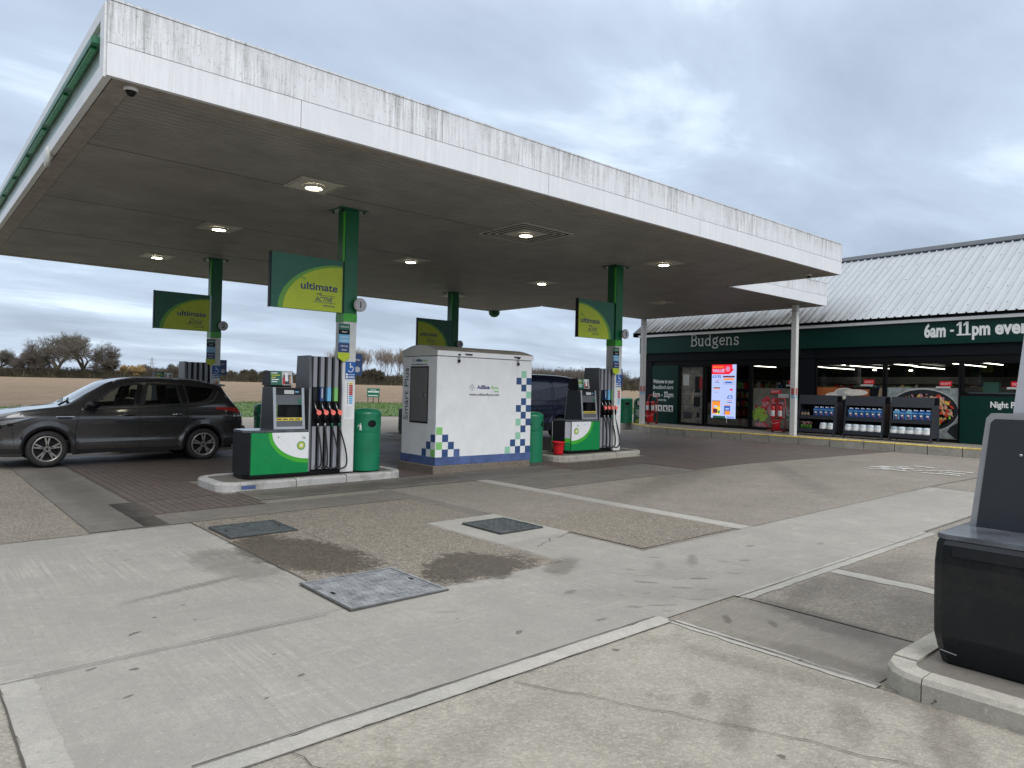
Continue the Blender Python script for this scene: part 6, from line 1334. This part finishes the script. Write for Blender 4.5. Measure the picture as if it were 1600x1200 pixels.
seat(2.15, -.37, .25); seat(2.15, .37, .25); seat(3.05, 0, .62)
m = MB(); m.lathe([(.165, 0), (.18, .012), (.195, 0), (.18, -.012), (.165, 0)], (1.80, .37, 1.02), 'near_black', 24, 'x'); m.build('steering_wheel', car)

# ---- dark blue van behind the right pump
VN = Car(5.0, .95, [(0, .80), (.3, 1.0), (.9, 1.16), (1.3, 1.40), (1.75, 1.80), (2.1, 1.93), (2.8, 1.965), (3.8, 1.965), (4.4, 1.94), (4.66, 1.90), (4.80, 1.80), (4.92, 1.35), (4.96, 1.0), (5.0, .7)],
    [(0, .68), (.4, .90), (1.0, 1.05), (1.6, 1.12), (3, 1.14), (4.6, 1.14), (4.85, 1.05), (5.0, .65)],
    [(0, .68), (.1, .84), (.4, .96), (.9, 1), (4.5, 1), (4.8, .97), (4.93, .92), (5.0, .84)], [(0, .3), (1.5, .26), (4, .26), (5, .34)], [.95, 3.95], .34, .40, .17,
    [(0, .94), (.3, .97), (.5, .99), (.62, .975), (.8, 1.0), (1.0, .99), (1.14, .965), (1.3, .95)])
van = thing('parked_van', 'dark blue van standing behind the right hand pump', 'van', (11.45, 16.35, G(14)+.001))
VW = [[(1.85, 1.22), (2.5, 1.22), (2.5, 1.72), (2.12, 1.72)]]
VN.body([lambda x, y, z: z > 1.1 and abs(y) > .5 and poly_in(VW[0], x, z)], 'van_paint', .06).build('body', van)
m = MB(); m.box(.2, 4.9, -.7, .7, .24, .5, 'near_black'); [m.box(w-.4, w+.4, -.62, .62, .25, .85, 'near_black') for w in VN.wheels]; m.build('underside', van)
for sgn in (-1, 1):
    window(van, VN, VW[0], sgn)
    m = MB()
    for P in ([(2.65, .32), (2.65, 1.78)], [(3.62, .9), (3.62, 1.78)], [(2.65, 1.17), (4.72, 1.17)], [(3.30, .32), (3.55, .75), (3.62, .9)]): VN.line(m, dense(P, 12), .010, 'near_black', .002, sgn)
    m.build('door_seam', van)
    m = MB()
    for x0, x1 in ((2.72, 3.56), (3.70, 4.62)): VN.side(m, x0, x1, lambda x: 1.25, lambda x: 1.74-(max(0, x-4.1)*.28)**1.5, 'van_paint', .010, 12, 6, sgn)
    m.build('side_panel', van)
    m = MB(); VN.side(m, 4.68, 4.86, lambda x: .95, lambda x: 1.45, 'lens_red', .006, 4, 5, sgn); m.build('tail_light', van)
    m = MB(); VN.side(m, .1, .6, lambda x: .72+.1*x, lambda x: .88+.1*x, 'lens_clear', .006, 6, 4, sgn); m.build('headlight', van)
    m = MB(); m.box(1.75, 1.95, *sorted((sgn*.98, sgn*1.12)), 1.16, 1.36, 'near_black'); m.build('wing_mirror', van, .03)
    m = MB(); VN.side(m, 1.4, 3.5, lambda x: .40, lambda x: .50, 'trim_black', .008, 8, 2, sgn); m.build('side_moulding', van)
    for w in VN.wheels: wheel('wheel', van, w, sgn*.82, .34, .22, sgn, .215)
m = MB(); m.prism([(4.85, .36), (5.06, .38), (5.07, .56), (4.85, .60)], 'y', -.86, .86, 'trim_black'); m.build('rear_bumper', van, .02)
m = MB(); m.box(.9, 4.6, -.82, .82, .5, .55, 'car_inside'); m.build('cabin', van)

# ------------------------------------------------------------------ roadside board and pylon
t = thing('roadside_board', 'green notice board on three posts at the edge of the field', 'sign', (29.3, 50.8, .22), R(-32), None); t.scale = (.5, .5, .58)
m = MB(); m.box(-1.0, 1.0, -.04, .04, .75, 1.95, 'sign_green'); m.box(-1.03, 1.03, -.05, .035, 1.951, 1.99, 'bin_green'); b_ = m.build('board', t)
for x in (-.85, .0, .85): m = MB(); m.box(x-.05, x+.05, .041, .12, -.2, 1.7, 'near_black'); m.build('post', t)
m = MB()
q = random.Random(8)
for z, h, a, b in ((1.72, .09, -.5, .45), (1.42, .20, -.85, .75), (.92, .12, -.8, .75)):
    x = a
    while x < b: w = q.uniform(.05, .11)*(h/.12)**.5; m.box(x, x+w, -.046, -.041, z, z+h*q.choice((.7, 1, 1)), 'text_white'); x += w+.03
m.build('lettering', b_)
t = thing('electricity_pylon', 'distant lattice electricity pylon between bare trees', 'pylon', (111, 443, 2)); t.scale = (.55, .55, .52); m = MB(); Hh = 25
def pw(z): return 2.2*(1-z/Hh)+.35
for sx_ in (-1, 1):
    for sy_ in (-1, 1): m.tube([(sx_*pw(z), sy_*pw(z), z) for z in range(0, Hh+1, 5)], .16, 'pylon_steel', 4)
for z in range(0, Hh-2, 3):
    for sx_ in (-1, 1): m.tube([(-sx_*pw(z), -pw(z), z), (sx_*pw(z+3), -pw(z+3), z+3)], .10, 'pylon_steel', 3); m.tube([(-pw(z), sx_*pw(z), z), (-pw(z+3), -sx_*pw(z+3), z+3)], .10, 'pylon_steel', 3)
m.build('lattice', t); m = MB()
for z, w in ((14, 3.6), (18, 4.4), (22, 3.4)): m.tube([(-w, 0, z), (0, 0, z+.8), (w, 0, z)], .12, 'pylon_steel', 4); m.tube([(-w, 0, z), (w, 0, z)], .10, 'pylon_steel', 4)
m.build('cross_arm', t)

# ------------------------------------------------------------------ winter trees
def grow_tree(seed, H, spread, levels=6, up=.25, trunk=.16, r0=.45, twig='twig', nb=(3, 4), multi=1, minr=.035, Wd=None):
    q = random.Random(seed); segs = []
    def br(p, d, L, r_, lv):
        n = 3; pts = [p]
        for i in range(n):
            d = (d+Vector((q.gauss(0, .16), q.gauss(0, .16), q.gauss(0, .10)+up*.12))).normalized(); p = p+d*(L/n); pts.append(p)
        segs.append((pts, r_, max(minr*.8, r_*.62), lv))
        if lv >= levels: return
        k = q.choice(nb)+(1 if lv >= 2 else 0)
        for i in range(k):
            ax = Vector((q.gauss(0, 1), q.gauss(0, 1), q.gauss(0, .35))).normalized(); nd = (d*(.75 if i else 1.2)+ax*spread*(.9 if i else .35)+Vector((0, 0, up*.5))).normalized()
            o = pts[-1] if i < 2 else pts[q.choice((1, 2))]
            br(o, nd, L*q.uniform(.62, .84), max(minr, r_*q.uniform(.5, .68)), lv+1)
    for k in range(multi):
        a = 6.28*k/multi; d0 = Vector((math.cos(a)*.18*(multi > 1), math.sin(a)*.18*(multi > 1), 1)).normalized()
        br(Vector((math.cos(a)*.5*(multi > 1), math.sin(a)*.5*(multi > 1), -.3)), d0, H*trunk, r0/(multi**.5), 0)
    top = max(p.z for s1 in segs for p in s1[0]); k = H/top; wid = max(max(p.x for s1 in segs for p in s1[0])-min(p.x for s1 in segs for p in s1[0]), .1)*k; kx = (Wd*H/wid) if Wd else 1
    tr, crn = MB(), MB()
    for pts, a, b, lv in segs:
        m = tr if lv <= 1 else crn; P = [Vector((p.x*k*kx, p.y*k*kx, p.z*k)) for p in pts]; n = len(P); m.tube(P, [a+(b-a)*i/(n-1) for i in range(n)], 'bark' if lv <= 2 else twig, 6 if lv < 2 else 3, False, lv < 3)
    return tr, crn
KIND = {}
def tree(kind, x, y, z, rz, s, label, grp, name='bare_tree', sz=None):
    if kind not in KIND:
        spec = dict(oak=dict(seed=3, H=16.5, spread=1.0, levels=7, up=.14, trunk=.15, r0=.8, minr=.024, nb=(2, 3, 4), Wd=1.2), oak2=dict(seed=17, H=14.5, spread=.95, levels=7, up=.18, trunk=.15, r0=.6, minr=.024, nb=(2, 3, 4), Wd=1.0), poplar=dict(seed=5, H=16, spread=.5, levels=6, up=.6, trunk=.16, r0=.35, twig='twig_pale', multi=4, minr=.022, nb=(2, 3), Wd=.72), small=dict(seed=8, H=7, spread=.9, levels=6, up=.3, trunk=.10, r0=.3, multi=3, minr=.04), willow=dict(seed=9, H=6, spread=.8, levels=6, up=.35, trunk=.09, r0=.3, twig='twig_yellow', multi=4, minr=.05), dense=dict(seed=14, H=9, spread=.9, levels=6, up=.25, trunk=.08, r0=.35, multi=4, twig='twig_dark', minr=.06))[kind]
        a, b = grow_tree(**spec); t = thing(name, label, 'tree', (0, 0, 0)); a.build('trunk', t, 0, False); b.build('crown', t, 0, False); KIND[kind] = t
    else: t = copy_tree(KIND[kind])
    t.name = name; t.location = (x, y, z); t.rotation_euler = (0, 0, rz); t.scale = (s, s, sz or s); t['label'] = label; t['group'] = grp
TR = 'bare winter trees beyond the ploughed field'
for (k, x, y, z, rz, s, l) in [
 ('oak', 40.5, 277, 1.6, 0, 1.0, 'tallest broad bare tree on the left, left half of the big rounded crown'), ('oak', 48.5, 275, 1.6, 2.3, .98, 'broad bare tree, right half of the big rounded crown on the left'), ('oak2', 56, 274, 1.6, 1, .90, 'bare tree with a tall narrow top, right of the big rounded crown'),
 ('oak2', 31.5, 279, 1.6, 3, .80, 'bare tree with a domed top left of the biggest tree'), ('oak', 25, 285, 1.6, 5, .60, 'bare tree with a fuzzy top, second from the left edge'), ('small', 18, 282, 1.6, 1, .8, 'low bare tree cut by the left edge of the photo'), ('oak2', 36, 290, 1.6, 4, .72, 'bare tree filling the dip between the domed tree and the tallest one'),
 ('willow', 62.5, 272, 1.7, 0, .95, 'low yellowish bare tree left of the pylon'), ('small', 69, 280, 1.7, 2, .85, 'thin low bare tree just right of the pylon'), ('small', 76, 270, 1.7, 3, .9, 'bare tree showing behind the advert box of the rear pump'), ('small', 84, 268, 1.7, 4, .8, 'bare tree hidden mostly by the rear left pump'), ('dense', 92, 265, 1.7, 2, .50, 'small bushy tree right of the blue flag on column 2'), ('dense', 99, 262, 1.7, 3, .58, 'rounded brown bush just left of the front pump display'), ('dense', 105, 258, 1.7, 5, .55, 'brown bush behind the advert box of the front left pump'), ('small', 112, 256, 1.6, 1, .7, 'low tree behind the front left pump hoses'),
 ('poplar', 131, 247.5, 1.3, 0, 1.0, 'tall pale stemmed tree just right of white column 1'), ('poplar', 135.5, 245, 1.3, 2, .96, 'tall pale stemmed tree leaning left of the gap above the green board'), ('poplar', 143.5, 240, 1.3, 1, .97, 'tall pale tree right of the gap above the green bin'), ('poplar', 148, 237.5, 1.3, 3, .98, 'tall pale tree between the gap and the tank cabinet'), ('poplar', 152.5, 235, 1.3, 4, .9, 'tall pale tree touching the left edge of the tank cabinet'), ('poplar', 128, 250, 1.3, 5, .85, 'tall pale tree partly behind white column 1'),
 ('dense', 139, 243, 1.3, 1, .8, 'dark undergrowth tree in the gap between the tall pale trees'), ('dense', 156, 233, 1.3, 6, .8, 'dark tree hidden mostly behind the tank cabinet'),
 ('small', 213, 181, 2.0, 2, .95, 'bare tree between column 3 and the shop corner post'), ('small', 217.5, 177, 2.0, 5, .8, 'smaller bare tree beside the shop corner post')]:
    tree(k, x, y, z, rz, s, l, TR)
# continuous hedge and woodland masses far off
def wood(name, label, P, n, hmin, hmax, mt, seed, w=3, r_=.09):
    q = random.Random(seed); m = MB()
    for i in range(n):
        t_ = q.random()*(len(P)-1); k = int(t_); u = t_-k; x = P[k][0]+(P[k+1][0]-P[k][0])*u+q.uniform(-w, w); y_ = P[k][1]+(P[k+1][1]-P[k][1])*u+q.uniform(-w, w)
        hh = hmin+(hmax-hmin)*(.5+.5*mnoise.noise(Vector((t_*17+seed, 0, 0)))*1.6); hh *= q.uniform(.35, 1.0); z0 = P[k][2]+(P[k+1][2]-P[k][2])*u-.2
        a = q.uniform(0, 6.28); L = q.uniform(.5, 1.6); zc = z0+hh*(1-.25*q.random()); lean = .5
        x2, y2 = x+math.cos(a)*L*lean, y_+math.sin(a)*L*lean
        m.add([(x-r_, y_+r_, z0+hh*.15), (x+r_, y_-r_, z0+hh*.15), (x2, y2, zc)], [(0, 1, 2)], mt)
        for j in range(3): a2 = a+q.uniform(-1.2, 1.2); b0 = q.uniform(.3, .9); xb, yb, zb_ = x+(x2-x)*b0, y_+(y2-y_)*b0, z0+hh*.15+(zc-z0-hh*.15)*b0; m.add([(xb, yb, zb_), (xb+.1, yb-.1, zb_+.15), (xb+math.cos(a2)*L, yb+math.sin(a2)*L, zb_+q.uniform(.1, .9))], [(0, 1, 2)], mt)
    o = m.build(name, None, 0, False); tag(o, label, 'hedge', None, 'stuff')
wood('hedgerow', 'dark brown hedgerow along the far edge of the ploughed field', [(-20, 300, 1.7), (20, 281, 1.7), (60, 272, 1.7), (100, 260, 1.5), (125, 250, 1.3)], 15000, 2.6, 5.5, 'twig_dark', 3, 3, .12)
wood('hedgerow', 'dark undergrowth below the tall pale trees', [(122, 252, 1.2), (140, 243, 1.2), (162, 230, 1.4)], 9000, 4.0, 7.0, 'twig_dark', 5, 3, .13)
wood('woodland', 'distant brown leafless woodland behind the blue van', [(158, 236, 1.4), (185, 212, 1.8), (200, 196, 2.0), (212, 182, 2.0)], 26000, 7.0, 10.5, 'twig', 7, 5, .13)
wood('woodland', 'low dark thicket between column 3 and the shop', [(206, 188, 1.9), (222, 171, 2.0), (240, 150, 2.0)], 9000, 3.0, 5.0, 'twig_dark', 9, 4, .13)

# tall trees on the near side of the forecourt, to the left behind the viewer; the shop windows mirror them
wood('woodland', 'belt of tall bare trees on the near side of the forecourt', [(-26, -30, -.3), (-24, -5, -.3), (-27, 15, -.3), (-34, 40, -.3), (-45, 95, -.3)], 42000, 6.0, 11.0, 'twig_dark', 21, 3.5, .26)
